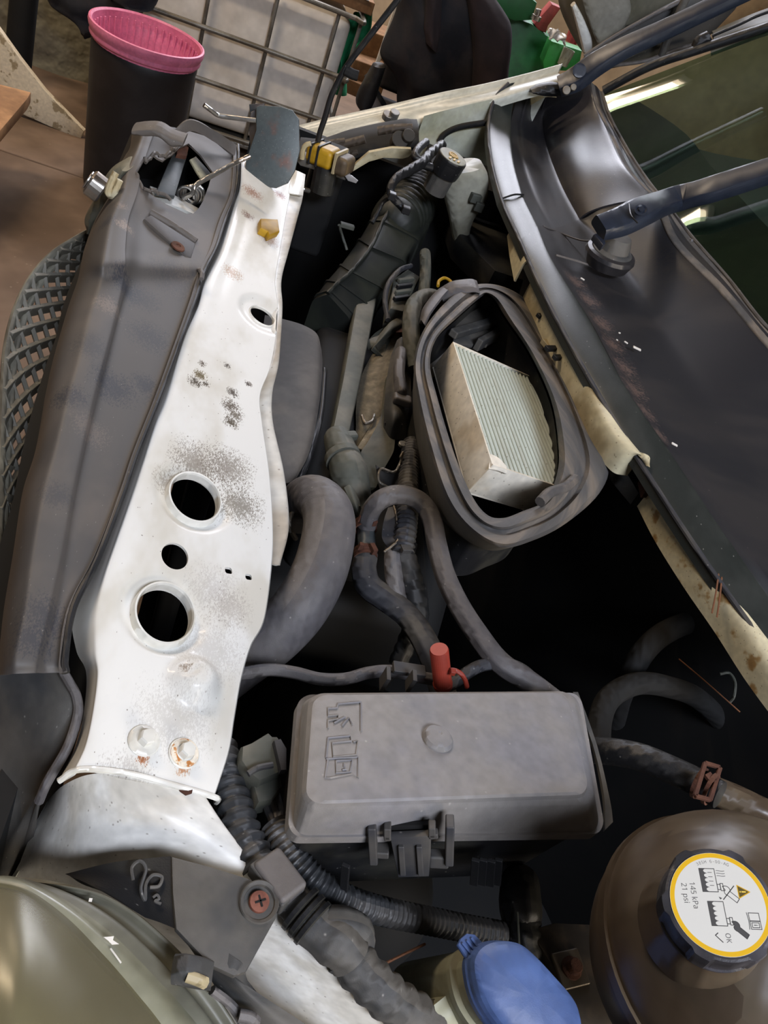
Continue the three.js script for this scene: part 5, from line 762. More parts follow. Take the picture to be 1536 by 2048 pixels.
{
  const t = thing('heat_shield', 'rough brown heat shield plate over the engine', 'shield');
  mesh('shield', loft([[[770, 672, .846], [784, 664, .852], [806, 652, .85]], [[742, 712, .842], [764, 706, .85], [792, 700, .848]], [[720, 760, .84], [748, 762, .85], [778, 762, .848]], [[712, 815, .838], [738, 820, .85], [770, 822, .846]], [[712, 858, .836], [730, 866, .846], [756, 852, .842]], [[706, 893, .83], [716, 895, .836], [728, 886, .834]]].map(px), 6, 6, .003, { disp: p => .0025 * (fbm(p.x * 4 + 2, p.z * 4 + 2, 8, 12, 4) - .5) }), M.engine, t);
  mesh('top_lug', [box(W(796, 664, .86), .02, .008, .012, { rot: [0, .6, 0] }), box(W(780, 668, .86), .006, .006, .006)], M.rust, t, 'rusty top lug');
  mesh('lower_bracket', loft([[[752, 838, .852], [762, 832, .856]], [[735, 862, .85], [752, 858, .854]], [[714, 896, .846], [728, 900, .85]]].map(px), 4, 4, .004), M.engine, t);
  mesh('clip', tube(px([[724, 832, .854], [730, 846, .856], [744, 842, .858], [748, 830, .856]]), .0025, { seg: 8 }), M.alu, t);
}
{
  const t = thing('timing_cover', 'plain grey green cover plate between the heat shield and the black moulding', 'cover');
  mesh('cover', loft([[[774, 752, .858], [800, 748, .858]], [[764, 826, .858], [796, 826, .858]], [[738, 880, .856], [790, 880, .858]], [[722, 905, .852], [786, 905, .856]], [[728, 935, .848], [768, 938, .85]], [[738, 975, .84], [752, 975, .84]]].map(px), 5, 5, .012), M.greyGreen, t);
  const b = thing('black_moulding', 'black moulded engine bracket with a round boss beside the air filter housing', 'bracket');
  mesh('moulding', loft([[[794, 680, .87], [804, 674, .876], [816, 682, .87]], [[780, 720, .87], [800, 716, .884], [820, 720, .874]], [[770, 790, .868], [792, 790, .884], [822, 786, .874]], [[768, 830, .866], [790, 836, .882], [818, 828, .87]], [[766, 868, .852], [785, 878, .858], [812, 880, .852]]].map(px), 6, 6, .02), M.blackDust, b);
  mesh('boss', tube(px([[802, 705, .892], [798, 745, .894], [802, 785, .892]]), [.009, .0085, .0085], { seg: 18, round: true }), M.hose, b); mesh('boss_foot', box(W(804, 800, .888), .026, .012, .018, { r: .004 }), M.hose, b);
  mesh('screw', disc(W(804, 892, .864), UP, .006, .005), M.alu, b);
}
{
  const t = thing('connector_block', 'ribbed grey plug block on the engine below the air duct', 'connector');
  const c = [[786, 556], [816, 536], [842, 552], [808, 622], [780, 616]].map(p => W(p[0], p[1], .885)); mesh('body', slab(c, .04, { bevel: .006 }), M.greyGreen, t);
  for (let i = 0; i < 4; i++) mesh('slot_rib', bar(W(797 - i * 3, 562 + i * 12, .89), W(826 - i * 3, 558 + i * 12, .89), .007, .007), i % 2 ? M.black : M.greyGreen, t);
  mesh('cable_loop', tube(px([[776, 640, .87], [770, 600, .88], [778, 566, .89], [800, 540, .892], [822, 532, .89]]), .0045, { seg: 10 }), M.hoseDark, t);
  mesh('pipe', loft([[[770, 655, .866], [786, 640, .872], [820, 626, .872]], [[756, 676, .86], [776, 662, .87], [806, 648, .868]], [[742, 700, .852], [752, 690, .86], [776, 676, .86]]].map(px), 5, 5, .02), M.greyGreen, t);
  solo('metal_pipe', tube(px([[850, 508, .92], [851, 530, .91], [850, 560, .9], [846, 600, .89]]), .0098, { seg: 18, round: true }), M.greyGreen, 'short straight grey pipe standing beside the plug block', 'pipe');
  const h = thing('grey_hose', 'grey hose bending down past the left side of the air filter housing', 'hose');
  mesh('hose', tube(px([[888, 612, .905], [868, 596, .915], [846, 596, .918], [828, 612, .916], [822, 645, .91], [824, 690, .9], [830, 740, .885]]), .0135, { seg: 20 }), M.greyGreen, h);
  solo('dipstick_ring', tube([[876, 572], [878, 562], [888, 556], [898, 560], [904, 568], [900, 576]].map(p => W(p[0], p[1], .925)), .0026, { seg: 10 }), M.yellow, 'yellow dipstick loop behind the air filter housing', 'dipstick');
}
// air duct
{
  const t = thing('air_duct', 'ribbed black plastic air duct sloping down from a round hose end', 'duct');
  const SQ = [[[625, 600], [655, 588], [702, 640], .868], [[652, 562], [676, 566], [735, 608], .879], [[680, 530], [702, 544], [768, 578], .89], [[718, 478], [742, 493], [812, 522], .905], [[740, 442], [766, 442], [838, 480], .917], [[766, 404], [790, 402], [862, 446], .928]].map(q => { const L = W(...q[0], q[3] - .022), Mm = W(...q[1], q[3]), Rr = W(...q[2], q[3] - .018), d = V(0, -.07, 0); return [L, Mm, Rr, Rr.clone().add(d), L.clone().add(d)]; });
  const sect = (c, k = 1) => { const m = c.reduce((s, p) => s.add(p), V(0, 0, 0)).multiplyScalar(.2), o = []; c.forEach((p, i) => { const a = c[(i + 4) % 5], b = c[(i + 1) % 5]; for (const [u, w] of [[.16, 0], [.06, .02], [.02, .06], [0, .16]]) o.push(p.clone().lerp(a, u).lerp(b, w).sub(m).multiplyScalar(k).add(m)); }); return o; };
  mesh('duct', boxUV(skin(SQ.map(c => sect(c)), { crease: .7 })), M.duct, t);
  const between = (s, k) => { const i = Math.min(4, Math.floor(s)), f = s - i; return sect(SQ[i].map((p, n) => p.clone().lerp(SQ[i + 1][n], f)), k); };
  for (const s of [.25, 1.0, 2.0, 3.0, 4.0]) mesh('rib', boxUV(skin([between(s - .04, 1.0), between(s - .035, 1.06), between(s + .035, 1.06), between(s + .04, 1.0)], { crease: .5 })), M.duct, t);
  mesh('long_rib', tube(SQ.map(c => c[1].clone().add(V(0, .001, 0))), .0036, { seg: 8 }), M.duct, t);
  mesh('round_end', tube(px([[792, 442, .9], [820, 412, .912], [846, 382, .922], [866, 360, .93]]), [.048, .052, .051, .046], { seg: 40, rib: { pitch: .014, depth: .0035 }, round: true }), M.duct, t);
  mesh('end_clip', loft([[[872, 348, .985], [880, 345, .985]], [[886, 372, .985], [898, 365, .985]], [[896, 400, .975], [906, 395, .975]]].map(px), 4, 4, .004), M.greyGreen, t);
  const l = thing('wiring_loom', 'black taped wiring loom draped over the top of the air duct', 'cable');
  mesh('main', tube(px([[884, 290, 1.03], [862, 306, 1.03], [846, 324, 1.025], [820, 340, 1.018], [796, 354, 1.01], [782, 374, 1.0], [784, 392, .99], [800, 410, .98], [812, 424, .975]]), [.009, .0085, .010, .0085, .0075, .007, .007, .0065, .006], { seg: 16 }), M.black, l);
  mesh('branch', tube(px([[846, 326, 1.025], [830, 312, 1.03], [838, 296, 1.035], [852, 284, 1.035]]), .007, { seg: 12 }), M.black, l);
  mesh('branch', tube(px([[846, 330, 1.022], [870, 338, 1.02], [882, 352, 1.012]]), .007, { seg: 12 }), M.black, l);
  mesh('tail', tube(px([[784, 392, .985], [766, 404, .97], [756, 424, .955], [744, 446, .94]]), .004, { seg: 10 }), M.black, l);
  mesh('cable_tie', [box(W(784, 392, 1.0), .012, .012, .012), box(W(812, 420, .98), .014, .012, .012)], M.black, l);
}
// brake fluid reservoir
{
  const t = thing('brake_fluid_reservoir', 'pale brake fluid reservoir with a black cap printed in yellow', 'reservoir');
  const c = W(906, 314, 1.05), A = V(.1, 1, .12).normalize(), r = .0275;
  const top = c.clone().addScaledVector(A, -.032);
  mesh('cap', boxUV(lathe([[r * .92, 0], [r * .96, .006], [r * .98, .024], [r, .026], [r, .03], [r * .95, .0325], [0, .0325]], top, A, 44)), M.black, t);
  const kp = mesh('cap_face', boxUV(lathe([[r * .93, .0322], [r * .9, .0332], [0, .0332]], top, A, 44)), mat(0x8d8a76, { d: 0x77745f, r: .5 }), t);
  const e1 = top.clone().addScaledVector(A, .0338), X = V(1, 0, 0).addScaledVector(A, -A.x).normalize(), Y = A.clone().cross(X);
  const P = (a, b) => e1.clone().addScaledVector(X, a * r).addScaledVector(Y, b * r);
  mesh('yellow_print', [...[-.3, 0, .3].map(k => bar(P(k, -.55), P(k + .12, -.25), .004, .0008)), ...[-.12, .0, .12].map(k => bar(P(-.3, .1 + k), P(.35, .1 + k), .003, .0008)), lathe([[.006, 0], [.009, 0], [.009, .0008], [.006, .0008], [.006, 0]], P(0, .15), A, 20)], M.yellow, kp, 'yellow warning print');
  mesh('body', bulk([[880, 338, 964, 326], [882, 368, 976, 352], [890, 402, 972, 394], [898, 436, 946, 434], [904, 470, 936, 468]], c.z - .03, .035, { sq: .7, sub: 5 }), mat(0xa3a294, { d: 0x8b8979, r: .5 }), t);
  mesh('neck', boxUV(lathe([[r * .8, 0], [r * .8, .04], [0, .04]], top.clone().addScaledVector(A, -.036), A, 32)), M.blackDust, t);
  mesh('lug', [box(W(950, 396, 1.0), .02, .016, .014, { rot: [0, .3, 0] }), box(W(958, 414, .99), .016, .016, .01)], M.greyGreen, t);
  const s = thing('dark_booster_plate', 'dark plastic ledge below the brake fluid reservoir', 'bracket');
  mesh('ledge', slab([[900, 410], [960, 440], [1040, 470], [1050, 560], [990, 540], [920, 470]].map(p => W(p[0], p[1], .93)), .05, { bevel: .006 }), M.black, s); mesh('ledge_edge', tube(px([[902, 412, .934], [960, 440, .934], [1000, 452, .934]]), .003, { seg: 8 }), M.blackDust, s);
}
solo('loose_bracket', [bar(W(680, 448, .9), W(708, 456, .9), .01, .008), tube(px([[678, 450, .9], [684, 470, .88], [694, 500, .86]]), .0025, { seg: 8 })], M.greyGreen, 'small pale metal tab in the dark beside the air duct', 'bracket');
// ---------------------------------------------------------------- cabin air filter in its open housing
{
  const O = [[938, 572], [896, 600], [850, 655], [828, 722], [836, 800], [860, 900], [890, 992], [936, 1056], [1000, 1094], [1062, 1082], [1132, 1046], [1198, 986], [1217, 926], [1186, 848], [1136, 742], [1086, 642], [1042, 592], [990, 569]];
  const I = [[962, 594], [918, 632], [874, 676], [860, 728], [876, 800], [906, 900], [940, 984], [972, 1028], [1006, 1036], [1046, 1022], [1090, 1002], [1110, 962], [1118, 902], [1102, 800], [1058, 704], [1012, 636], [990, 600], [974, 588]];
  const yy = O.map((p, i) => i > 9 && i < 16 ? .985 : i < 6 ? .978 : .98);
  const t = thing('filter_housing', 'large open black filter housing with a dusty rubber seal around its oblong mouth', 'housing');
  const rg = [(p, i) => W(O[i][0] + 1, O[i][1], yy[i] - .03), (p, i) => W(...O[i], yy[i] - .008), (p, i) => W(L1(O[i][0], I[i][0], .12), L1(O[i][1], I[i][1], .12), yy[i]), (p, i) => W(L1(O[i][0], I[i][0], .38), L1(O[i][1], I[i][1], .38), yy[i] + .001), (p, i) => W(L1(O[i][0], I[i][0], .46), L1(O[i][1], I[i][1], .46), yy[i] - .005), (p, i) => W(L1(O[i][0], I[i][0], .58), L1(O[i][1], I[i][1], .58), yy[i] - .004), (p, i) => W(L1(O[i][0], I[i][0], .68), L1(O[i][1], I[i][1], .68), yy[i] + .004), (p, i) => W(L1(O[i][0], I[i][0], .88), L1(O[i][1], I[i][1], .88), yy[i] + .004), (p, i) => W(...I[i], yy[i] - .006), (p, i) => W(...I[i], yy[i] - .03)].map(f => spline(O.map(f), 6, false, true));
  mesh('seal', skin(rg, { loop: true, crease: .9 }), M.rubber, t, 'dusty rubber seal');
  const up = rg[0], hc = up.reduce((s, p) => s.add(p), V(0, 0, 0)).multiplyScalar(1 / up.length), mid = up.map(p => p.clone().lerp(hc, .08).add(V(0, -.03, 0))), low = up.map(p => p.clone().lerp(hc.clone().add(V(.0, 0, -.07)), .4).add(V(0, -.13, 0)));
  mesh('body', boxUV(skin([up, mid, low], { c0: false, crease: .8 })), M.housing, t);
  const iu = rg[9], il = iu.map(p => p.clone().add(V(0, -.1, 0))); mesh('inner_wall', boxUV(skin([iu.map(p => p.clone().add(V(0, -.004, 0))), il], { c0: false })), M.black, t);
  mesh('corner_plate', loft([[[848, 648, .965], [862, 622, .968], [890, 586, .97], [908, 570, .968]], [[842, 640, .955], [850, 612, .958], [878, 578, .96], [905, 566, .96]]].map(px).concat([[[838, 648, .92], [846, 615, .92], [874, 582, .92], [902, 568, .92]].map(p => W(...p))]), 5, 4, .004), M.hose, t);
  mesh('corner_ear', bulk([[880, 582, 890, 600], [905, 568, 915, 588], [940, 566, 945, 576], [955, 570, 958, 578]], W(915, 580, .97).z, .02, { sub: 5 }), M.hose, t);
  mesh('grille_bar', [slab([[912, 640], [985, 600], [1000, 640], [975, 690], [905, 690]].map(p => W(p[0], p[1], .925)), .006), bar(W(905, 668, .94), W(1000, 640, .93), .014, .012), bar(W(955, 690, .93), W(1010, 660, .92), .01, .02)], M.blackDust, t);
  mesh('side_arm', loft([[[1214, 930, .965], [1240, 925, .97]], [[1226, 965, .94], [1262, 960, .945]], [[1262, 1010, .9], [1288, 1005, .905]]].map(px), 5, 4, .02), M.blackDust, t);
  mesh('side_clip', box(W(1095, 690, .99), .012, .008, .02, { rot: [0, .4, 0] }), M.cream, t);
  mesh('seal_fold', tube(px([[1080, 1004, .992], [1100, 985, .995], [1130, 975, .993], [1150, 958, .99]]), .006, { seg: 10 }), M.sealTop, t);
}
{
  const t = thing('cabin_filter', 'dirty white pleated cabin air filter lying in the open housing', 'filter');
  const A = W(905, 684, .968), B = W(1072, 758, .93), D = W(984, 932, .975), ux = B.clone().sub(A), uz = D.clone().sub(A), n = uz.clone().cross(ux).normalize(); if (n.y < 0) n.negate();
  const Wd = ux.length() * 1.02, Ln = uz.length(); ux.normalize(); uz.normalize(); const th = .045, P = (a, b, c) => A.clone().addScaledVector(ux, a).addScaledVector(uz, b).addScaledVector(n, c);
  const np = 22, pos = [[], []], pw = (Wd - .008) / np; for (let e = 0; e < 2; e++) for (let i = 0; i < np; i++) for (const [f, h] of [[0, -.013], [.16, -.0018], [.34, -.0004], [.52, -.0004], [.72, -.0018], [.9, -.013]]) pos[e].push(P(.004 + pw * (i + f), e ? Ln - .003 : .003, h));
  mesh('pleats', loft([pos[0], pos[1]], 1, 14, .0012, { lu: true, lv: true, face: n }).toNonIndexed(), M.pleat, t, 'pleated filter paper');
  { const m = t.children[t.children.length - 1]; m.geometry.computeVertexNormals(); }
  const side = (a, b, c, d, nm) => mesh(nm, slab([a, b, c, d], .0022, { up: nm === 'side_face' ? ux.clone().negate() : uz, bevel: .0006 }), M.paper, t);
  side(P(0, 0, .001), P(0, Ln, .001), P(0, Ln, -th), P(0, 0, -th), 'side_face'); side(P(0, Ln, .002), P(Wd, Ln, .002), P(Wd, Ln, -th), P(0, Ln, -th), 'end_face');
  mesh('side_face', slab([P(Wd, 0, .001), P(Wd, Ln, .001), P(Wd, Ln, -th), P(Wd, 0, -th)], .0022, { up: ux, bevel: .0006 }), M.paper, t); mesh('end_face', slab([P(0, 0, .001), P(Wd, 0, .001), P(Wd, 0, -th), P(0, 0, -th)], .0022, { up: uz.clone().negate(), bevel: .0006 }), M.paper, t);
  mesh('base_sheet', slab([P(0, 0, -th), P(Wd, 0, -th), P(Wd, Ln, -th), P(0, Ln, -th)], .002, { up: n, bevel: .0004 }), M.paper, t);
  mesh('torn_flap', loft([[P(.002, Ln - .02, .002), P(.012, Ln - .014, .004), P(.022, Ln - .004, .003)], [P(-.002, Ln + .001, -.004), P(.01, Ln + .003, -.001), P(.024, Ln + .003, -.002)]], 4, 4, .001, { face: n }), M.paper, t);
}
// ---------------------------------------------------------------- near wing and headlamp corner
{
  const t = thing('near_wing', 'white painted inner wing panel running from under the front panel to the bottom edge', 'car panel');
  const rows = [[[96, 1600, .86], [128, 1570, .905], [185, 1548, .924], [270, 1552, .93], [396, 1582, .926]], [[70, 1650, .84], [118, 1640, .885], [190, 1625, .912], [300, 1630, .921], [436, 1645, .92]], [[40, 1725, .80], [95, 1715, .84], [190, 1705, .885], [320, 1690, .908], [484, 1710, .915]], [[20, 1790, .76], [110, 1775, .8], [220, 1770, .855], [350, 1755, .893], [528, 1770, .91]],
    [[120, 1900, .76], [230, 1890, .8], [350, 1860, .85], [450, 1830, .885], [560, 1832, .905]], [[330, 1990, .78], [420, 1965, .83], [500, 1930, .872], [560, 1900, .892], [602, 1882, .902]], [[470, 2060, .8], [530, 2040, .845], [590, 2000, .875], [640, 1965, .89], [684, 1950, .9]], [[600, 2140, .8], [650, 2120, .85], [700, 2080, .872], [750, 2040, .885], [800, 2012, .892]], [[760, 2240, .8], [800, 2220, .85], [850, 2180, .868], [900, 2120, .88], [950, 2080, .885]]].map(px);
  const m2 = rows.map(r => [...r, r[4].clone().add(V(.004, -.012, -.002))]);
  mesh('panel', loft(m2, 6, 8, .0025, { disp: p => .0006 * (fbm(p.x * 3 + 5, p.z * 3 + 5, 4, 61, 3) - .5) }), mat(0xdad9d4, { d: 0xc2beb4, amt: .4, r: .36, sp: .003, spc: 0x5c554c, p: 6, size: .25, phys: { clearcoat: .5, clearcoatRoughness: .15 } }), t);
  mesh('outer_skirt', loft(rows.map(r => [r[0], r[0].clone().add(V(-.02, -.25, .02))]), 3, 4, .003, { face: V(-1, 0, 1) }), M.wing, t);
  mesh('rust_streak', slab([[352, 1572], [386, 1578], [384, 1586], [372, 1590], [360, 1582]].map(p => W(p[0], p[1], .9285)), .0015, { bevel: .0003 }), M.rust, t, 'small rust streak under the panel edge');
}
{
  const t = thing('headlamp_bracket', 'dark grey plastic headlamp bracket with a rusty cross head screw', 'bracket');
  mesh('tab', slab([[343, 1712], [420, 1732], [500, 1757], [538, 1782], [556, 1806], [552, 1836], [492, 1944], [468, 1952], [420, 1930], [352, 1858], [345, 1785]].map(p => W(p[0], p[1], .929)), .006, { bevel: .0015 }), M.blackDust, t);
  mesh('wing_flap', loft([[[130, 1748, .885], [230, 1724, .915], [342, 1712, .927]], [[190, 1775, .905], [270, 1770, .918], [345, 1785, .926]], [[290, 1835, .915], [320, 1845, .92], [352, 1858, .925]]].map(px), 6, 6, .004), M.black, t, 'darker left flap');
  mesh('moulded_loop', [tube(px([[266, 1760, .924], [264, 1735, .925], [280, 1722, .927], [292, 1738, .9265], [282, 1776, .925], [290, 1800, .923], [292, 1768, .9255], [306, 1750, .927], [324, 1754, .927], [318, 1772, .9265], [300, 1775, .926]]), .0011, { seg: 6 }), tube(px([[306, 1795, .925], [314, 1790, .9255], [318, 1798, .925], [310, 1802, .925], [322, 1808, .9255]]), .0009, { seg: 6 })], M.blackDust, t);
  mesh('lower_arm', loft([[[350, 1855, .918], [440, 1930, .928], [468, 1952, .928]], [[400, 1925, .905], [470, 1970, .915], [500, 1975, .912]], [[440, 1990, .895], [520, 2020, .902], [560, 2015, .9]], [[500, 2090, .88], [600, 2090, .888], [660, 2080, .886]]].map(px), 6, 6, .008), M.blackDust, t);
  mesh('lug', bulk([[344, 1932, 350, 1944], [366, 1926, 372, 1954], [400, 1932, 402, 1960], [426, 1944, 424, 1958]], W(385, 1942, .93).z, .008, { sub: 5 }), M.blackDust, t); mesh('lug_slot', tube(px([[374, 1952, .938], [392, 1958, .938], [410, 1966, .934]]), .0035, { seg: 8 }), M.cream, t);
  mesh('rib', [tube(px([[424, 1980, .914], [462, 2010, .906], [490, 2046, .9]]), .003, { seg: 8 }), tube(px([[478, 2030, .908], [500, 2035, .908], [512, 2046, .905]]), .004, { seg: 8 })], M.hose, t);
  const c = W(516, 1806, .928), B = boxUV(lathe([[.0122, -.002], [.0132, .0035], [.0125, .0045], [.0105, .003], [.0098, .0005], [0, .0005]], c, V(.05, 1, .1), 40)); const b = mesh('boss', B, M.blackDust, t);
  const sc = mesh('screw', [boxUV(lathe([[.0062, 0], [.0068, .0012], [.0064, .0034], [.004, .0046], [0, .0048]], c.clone().add(V(0, .001, 0)), V(.05, 1, .1), 32))], mat(0x7c4c3c, { d: 0x64392c, amt: .5, p: 9, r: .7, size: .08 }), t, 'rusty brown screw');
  mesh('cross_slot', [box(c.clone().add(V(.0003, .0058, .0005)), .0075, .0006, .0014, { rot: [0, .4, 0], r: .0002 }), box(c.clone().add(V(.0003, .0058, .0005)), .0014, .0006, .0075, { rot: [0, .4, 0], r: .0002 })], M.deep, sc); void b;
}
{
  const t = thing('near_headlamp', 'large clear headlamp with a ringed olive rim in the bottom left corner', 'headlamp');
  const c0 = [[-60, 1762, .90], [40, 1764, .905], [95, 1768, .908], [150, 1775, .912], [210, 1790, .914], [275, 1828, .915], [332, 1876, .914], [378, 1922, .912], [430, 1985, .908], [490, 2080, .9], [560, 2220, .89]], c1 = [[-60, 1752, .912], [20, 1752, .915], [60, 1764, .918], [108, 1786, .92], [165, 1822, .922], [222, 1866, .923], [272, 1914, .923], [318, 1962, .922], [362, 2010, .92], [416, 2080, .914], [480, 2200, .9]], c2 = [[-60, 1764, .922], [0, 1766, .925], [50, 1778, .928], [92, 1802, .93], [146, 1846, .931], [196, 1898, .932], [236, 1942, .932], [278, 1992, .931], [318, 2042, .928], [362, 2110, .922], [420, 2230, .91]], c3 = [[-60, 1776, .928], [0, 1778, .931], [42, 1788, .934], [80, 1812, .936], [132, 1858, .937], [178, 1910, .938], [216, 1952, .938], [256, 2004, .937], [292, 2052, .934], [336, 2120, .928], [394, 2240, .916]];
  const C = [c0, c1, c2, c3].map(px), f = V(.2, 1, .2);
  mesh('rim', loft(C[0].map((p, i) => [p.clone().add(V(0, -.03, 0)), p, p.clone().lerp(C[1][i], .3).add(V(0, -.006, 0)), p.clone().lerp(C[1][i], .55).add(V(0, -.005, 0)), p.clone().lerp(C[1][i], .62).add(V(0, .001, 0)), C[1][i]]), 4, 5, .003, { face: f }), M.lampRim, t, 'olive grey outer rim');
  const glass = new THREE.MeshPhysicalMaterial({ color: 0xdcd8bc, roughness: .28, transmission: .9, thickness: 0, ior: 1.45 });
  const ctr = [[-60, 2120, .955], [-40, 2120, .956], [-20, 2120, .958], [0, 2125, .96], [20, 2130, .96], [40, 2140, .96], [60, 2150, .96], [80, 2160, .96], [100, 2180, .955], [130, 2220, .95], [160, 2290, .94]].map(p => W(...p));
  mesh('lens_edge', loft(C[1].map((p, i) => [p, p.clone().lerp(C[2][i], .5).add(V(0, .003, 0)), C[2][i]]), 4, 5, .003, { face: f }), mat(0x8f8f7e, { d: 0x7c7c6a, r: .25 }), t, 'pale lens edge');
  mesh('lens', loft(C[2].map((p, i) => [p, C[3][i], C[3][i].clone().lerp(ctr[i], .3).add(V(0, .006, 0)), C[3][i].clone().lerp(ctr[i], .65).add(V(0, .007, 0)), ctr[i]]), 4, 6, .003, { face: f }), glass, t, 'clear lens');
  mesh('reflector', loft(C[2].map((p, i) => [p.clone().add(V(0, -.008, 0)), p.clone().lerp(ctr[i], .1).add(V(0, -.02, 0)), p.clone().lerp(ctr[i], .35).add(V(0, -.05, 0)), p.clone().lerp(ctr[i], .7).add(V(0, -.075, 0)), ctr[i].clone().add(V(0, -.08, 0))]), 5, 6, .003, { face: f }), M.lampBack, t, 'olive and brown reflector bowl');
  mesh('tape_fleck', slab([[207, 1874], [220, 1873], [228, 1872], [226, 1880], [238, 1888], [224, 1889], [215, 1880]].map(p => W(p[0], p[1], .9345)), .0006, { bevel: .0001 }), M.fluff, t, 'white fleck');
  mesh('tape_fleck', tube(px([[221, 1897, .934], [232, 1912, .9345], [242, 1926, .9345]]), .0005, { seg: 5 }), M.fluff, t, 'white thread');
  mesh('dust_fleck', box(W(181, 1800, .9195), .002, .001, .002), M.fluff, t);
}
// ---------------------------------------------------------------- fuse box
{
  const t = thing('fuse_box', 'dusty black fuse box with a broad rounded lid and front latch', 'fuse box');
  const tn = [W(604, 1610, .985), W(1190, 1590, .985)], tf = [W(620, 1384, .966), W(1140, 1380, .966)], q = [tn[0], tn[1], tf[1], tf[0]];
  const bn = [W(574, 1676, .949), W(1211, 1668, .949)], bf = [W(596, 1390, .932), W(1160, 1386, .932)], b = [bn[0], bn[1], bf[1], bf[0]];
  const qt = inset(q, .0075), d = V(0, -.0095, 0);
  const inC = inset(b, .004);
  const rings = [shift(b, d), b, shift(b, V(0, .0006, 0)), inC, inC.map((p, i) => p.clone().lerp(q[i], .75).add(V(0, .0, 0))), q.map((p, i) => p.clone().lerp(qt[i], .1).add(V(0, -.0055, 0))), q.map((p, i) => p.clone().lerp(qt[i], .4).add(V(0, -.0016, 0))), qt, inset(q, .012)].map((c, i) => rrect(c, i < 4 ? .045 : .055, i < 4 ? .1 : .13, 7));
  const lid = mesh('lid', boxUV(skin(rings, { crease: .55, c0: false })), M.lid, t, 'dusty grey lid');
  const top = (x, y, o = 0) => PL(x, y, q[0].clone().addScaledVector(topN, o), topN); const bs = basisOf(q, UP), topN = bs.n; const lift = o => V(0, o, 0);
  const P = (x, y, o = .0) => PL(x, y, q[0].clone().add(lift(o)), topN);
  mesh('centre_dome', boxUV(lathe([[.0124, -.001], [.0122, .001], [.0105, .0036], [.0075, .0056], [.004, .0067], [.0016, .007], [.0008, .0062], [0, .0062]], P(875, 1478), topN, 40)), M.lid, lid, 'round central dome');
  const poly = (pts, w = .0007) => tube(pts.map(p => P(p[0], p[1], .0002)), w, { seg: 6, sub: 1 });
  mesh('embossed_fuse_symbol', [[[722, 1404], [722, 1462]], [[722, 1404], [676, 1408], [674, 1416], [656, 1417], [656, 1432], [676, 1430], [676, 1438], [656, 1441], [656, 1456]], [[684, 1452], [690, 1444], [698, 1436], [704, 1448]], [[668, 1446], [690, 1434]]].map(p => poly(p)), M.lid, lid);
  mesh('embossed_book_symbol', [[[656, 1476], [652, 1516], [656, 1516], [650, 1556], [660, 1556]], [[656, 1476], [700, 1472], [702, 1482], [664, 1486], [666, 1514], [712, 1510], [716, 1482], [706, 1484]], [[652, 1518], [716, 1514], [716, 1556], [704, 1548], [660, 1556]], [[672, 1522], [704, 1520], [700, 1544], [672, 1546], [672, 1522]], [[684, 1540], [692, 1539]], [[688, 1528], [688, 1534]]].map(p => poly(p)), M.lid, lid);
  // latch
  const fz = W(812, 1680, .949), fp = (x, y, o = 0) => PL(x, y, fz.clone().addScaledVector(FN, o), FN), FN = V(-.16, .25, 1).normalize();
  const frame = [[738, 1646], [750, 1644], [902, 1640], [908, 1642], [904, 1722], [898, 1730], [858, 1732], [858, 1690], [886, 1688], [886, 1668], [866, 1662], [864, 1644], [778, 1646], [776, 1664], [760, 1668], [762, 1698], [800, 1700], [800, 1736], [752, 1722], [740, 1700]];
  mesh('latch_frame', [bar(fp(744, 1645, .004), fp(748, 1718, .004), .006, .012, { up: FN }), bar(fp(900, 1641, .004), fp(898, 1720, .004), .006, .012, { up: FN }), bar(fp(748, 1700, .003), fp(778, 1702, .003), .006, .01, { up: FN }), bar(fp(858, 1716, .003), fp(898, 1718, .003), .012, .009, { up: FN }), bar(fp(775, 1650, .006), fp(775, 1672, .006), .005, .008, { up: FN }), bar(fp(864, 1648, .006), fp(864, 1668, .006), .005, .008, { up: FN }), bar(fp(768, 1672, .007), fp(782, 1671, .007), .005, .006, { up: FN }), bar(fp(858, 1668, .007), fp(876, 1667, .007), .005, .006, { up: FN })], M.hoseDark, t, 'latch frame'); void frame;
  mesh('latch_recess_shade', slab([[776, 1652], [866, 1650], [864, 1680], [780, 1682]].map(p => fp(p[0], p[1], .0015)), .004, { up: FN, bevel: .0004 }), M.deep, t);  // near-black slab stands in for the shaded recess
  const tg = mesh('latch_tongue', slab([[780, 1676], [862, 1672], [862, 1706], [858, 1754], [796, 1756], [786, 1706]].map(p => fp(p[0], p[1], .009)), .006, { up: FN, bevel: .0012 }), M.hoseDark, t);
  for (const k of [802, 838]) mesh('tongue_rib', bar(fp(k, 1690, .0095), fp(k + 4, 1748, .0095), .0042, .004, { up: FN }), M.hoseDark, tg);
  // base
  const b2 = inset(b, .01), bs1 = shift(b2, V(0, -.012, 0)), bs2 = shift(inset(b2, .012), V(0, -.11, 0)); mesh('base', boxUV(skin([bs1, bs2].map(c => rrect(c, .06, .12, 6)), { crease: .5 })), M.black, t, 'black base');
  for (const [x, y] of [[950, 1712], [966, 1712], [982, 1714], [996, 1712], [692, 1722]]) mesh('base_rib', bar(W(x, y - 4, .937).add(V(0, 0, .004)), W(x - 4, y + 40, .905).add(V(0, 0, .006)), .003, .006), M.black, t);
  mesh('side_rim', loft([[[1146, 1384, .93], [1156, 1384, .93]], [[1186, 1490, .932], [1194, 1490, .932]], [[1208, 1590, .936], [1220, 1600, .936]], [[1210, 1660, .938], [1226, 1644, .938]]].map(px), 5, 3, .003), M.blackDust, t);
}
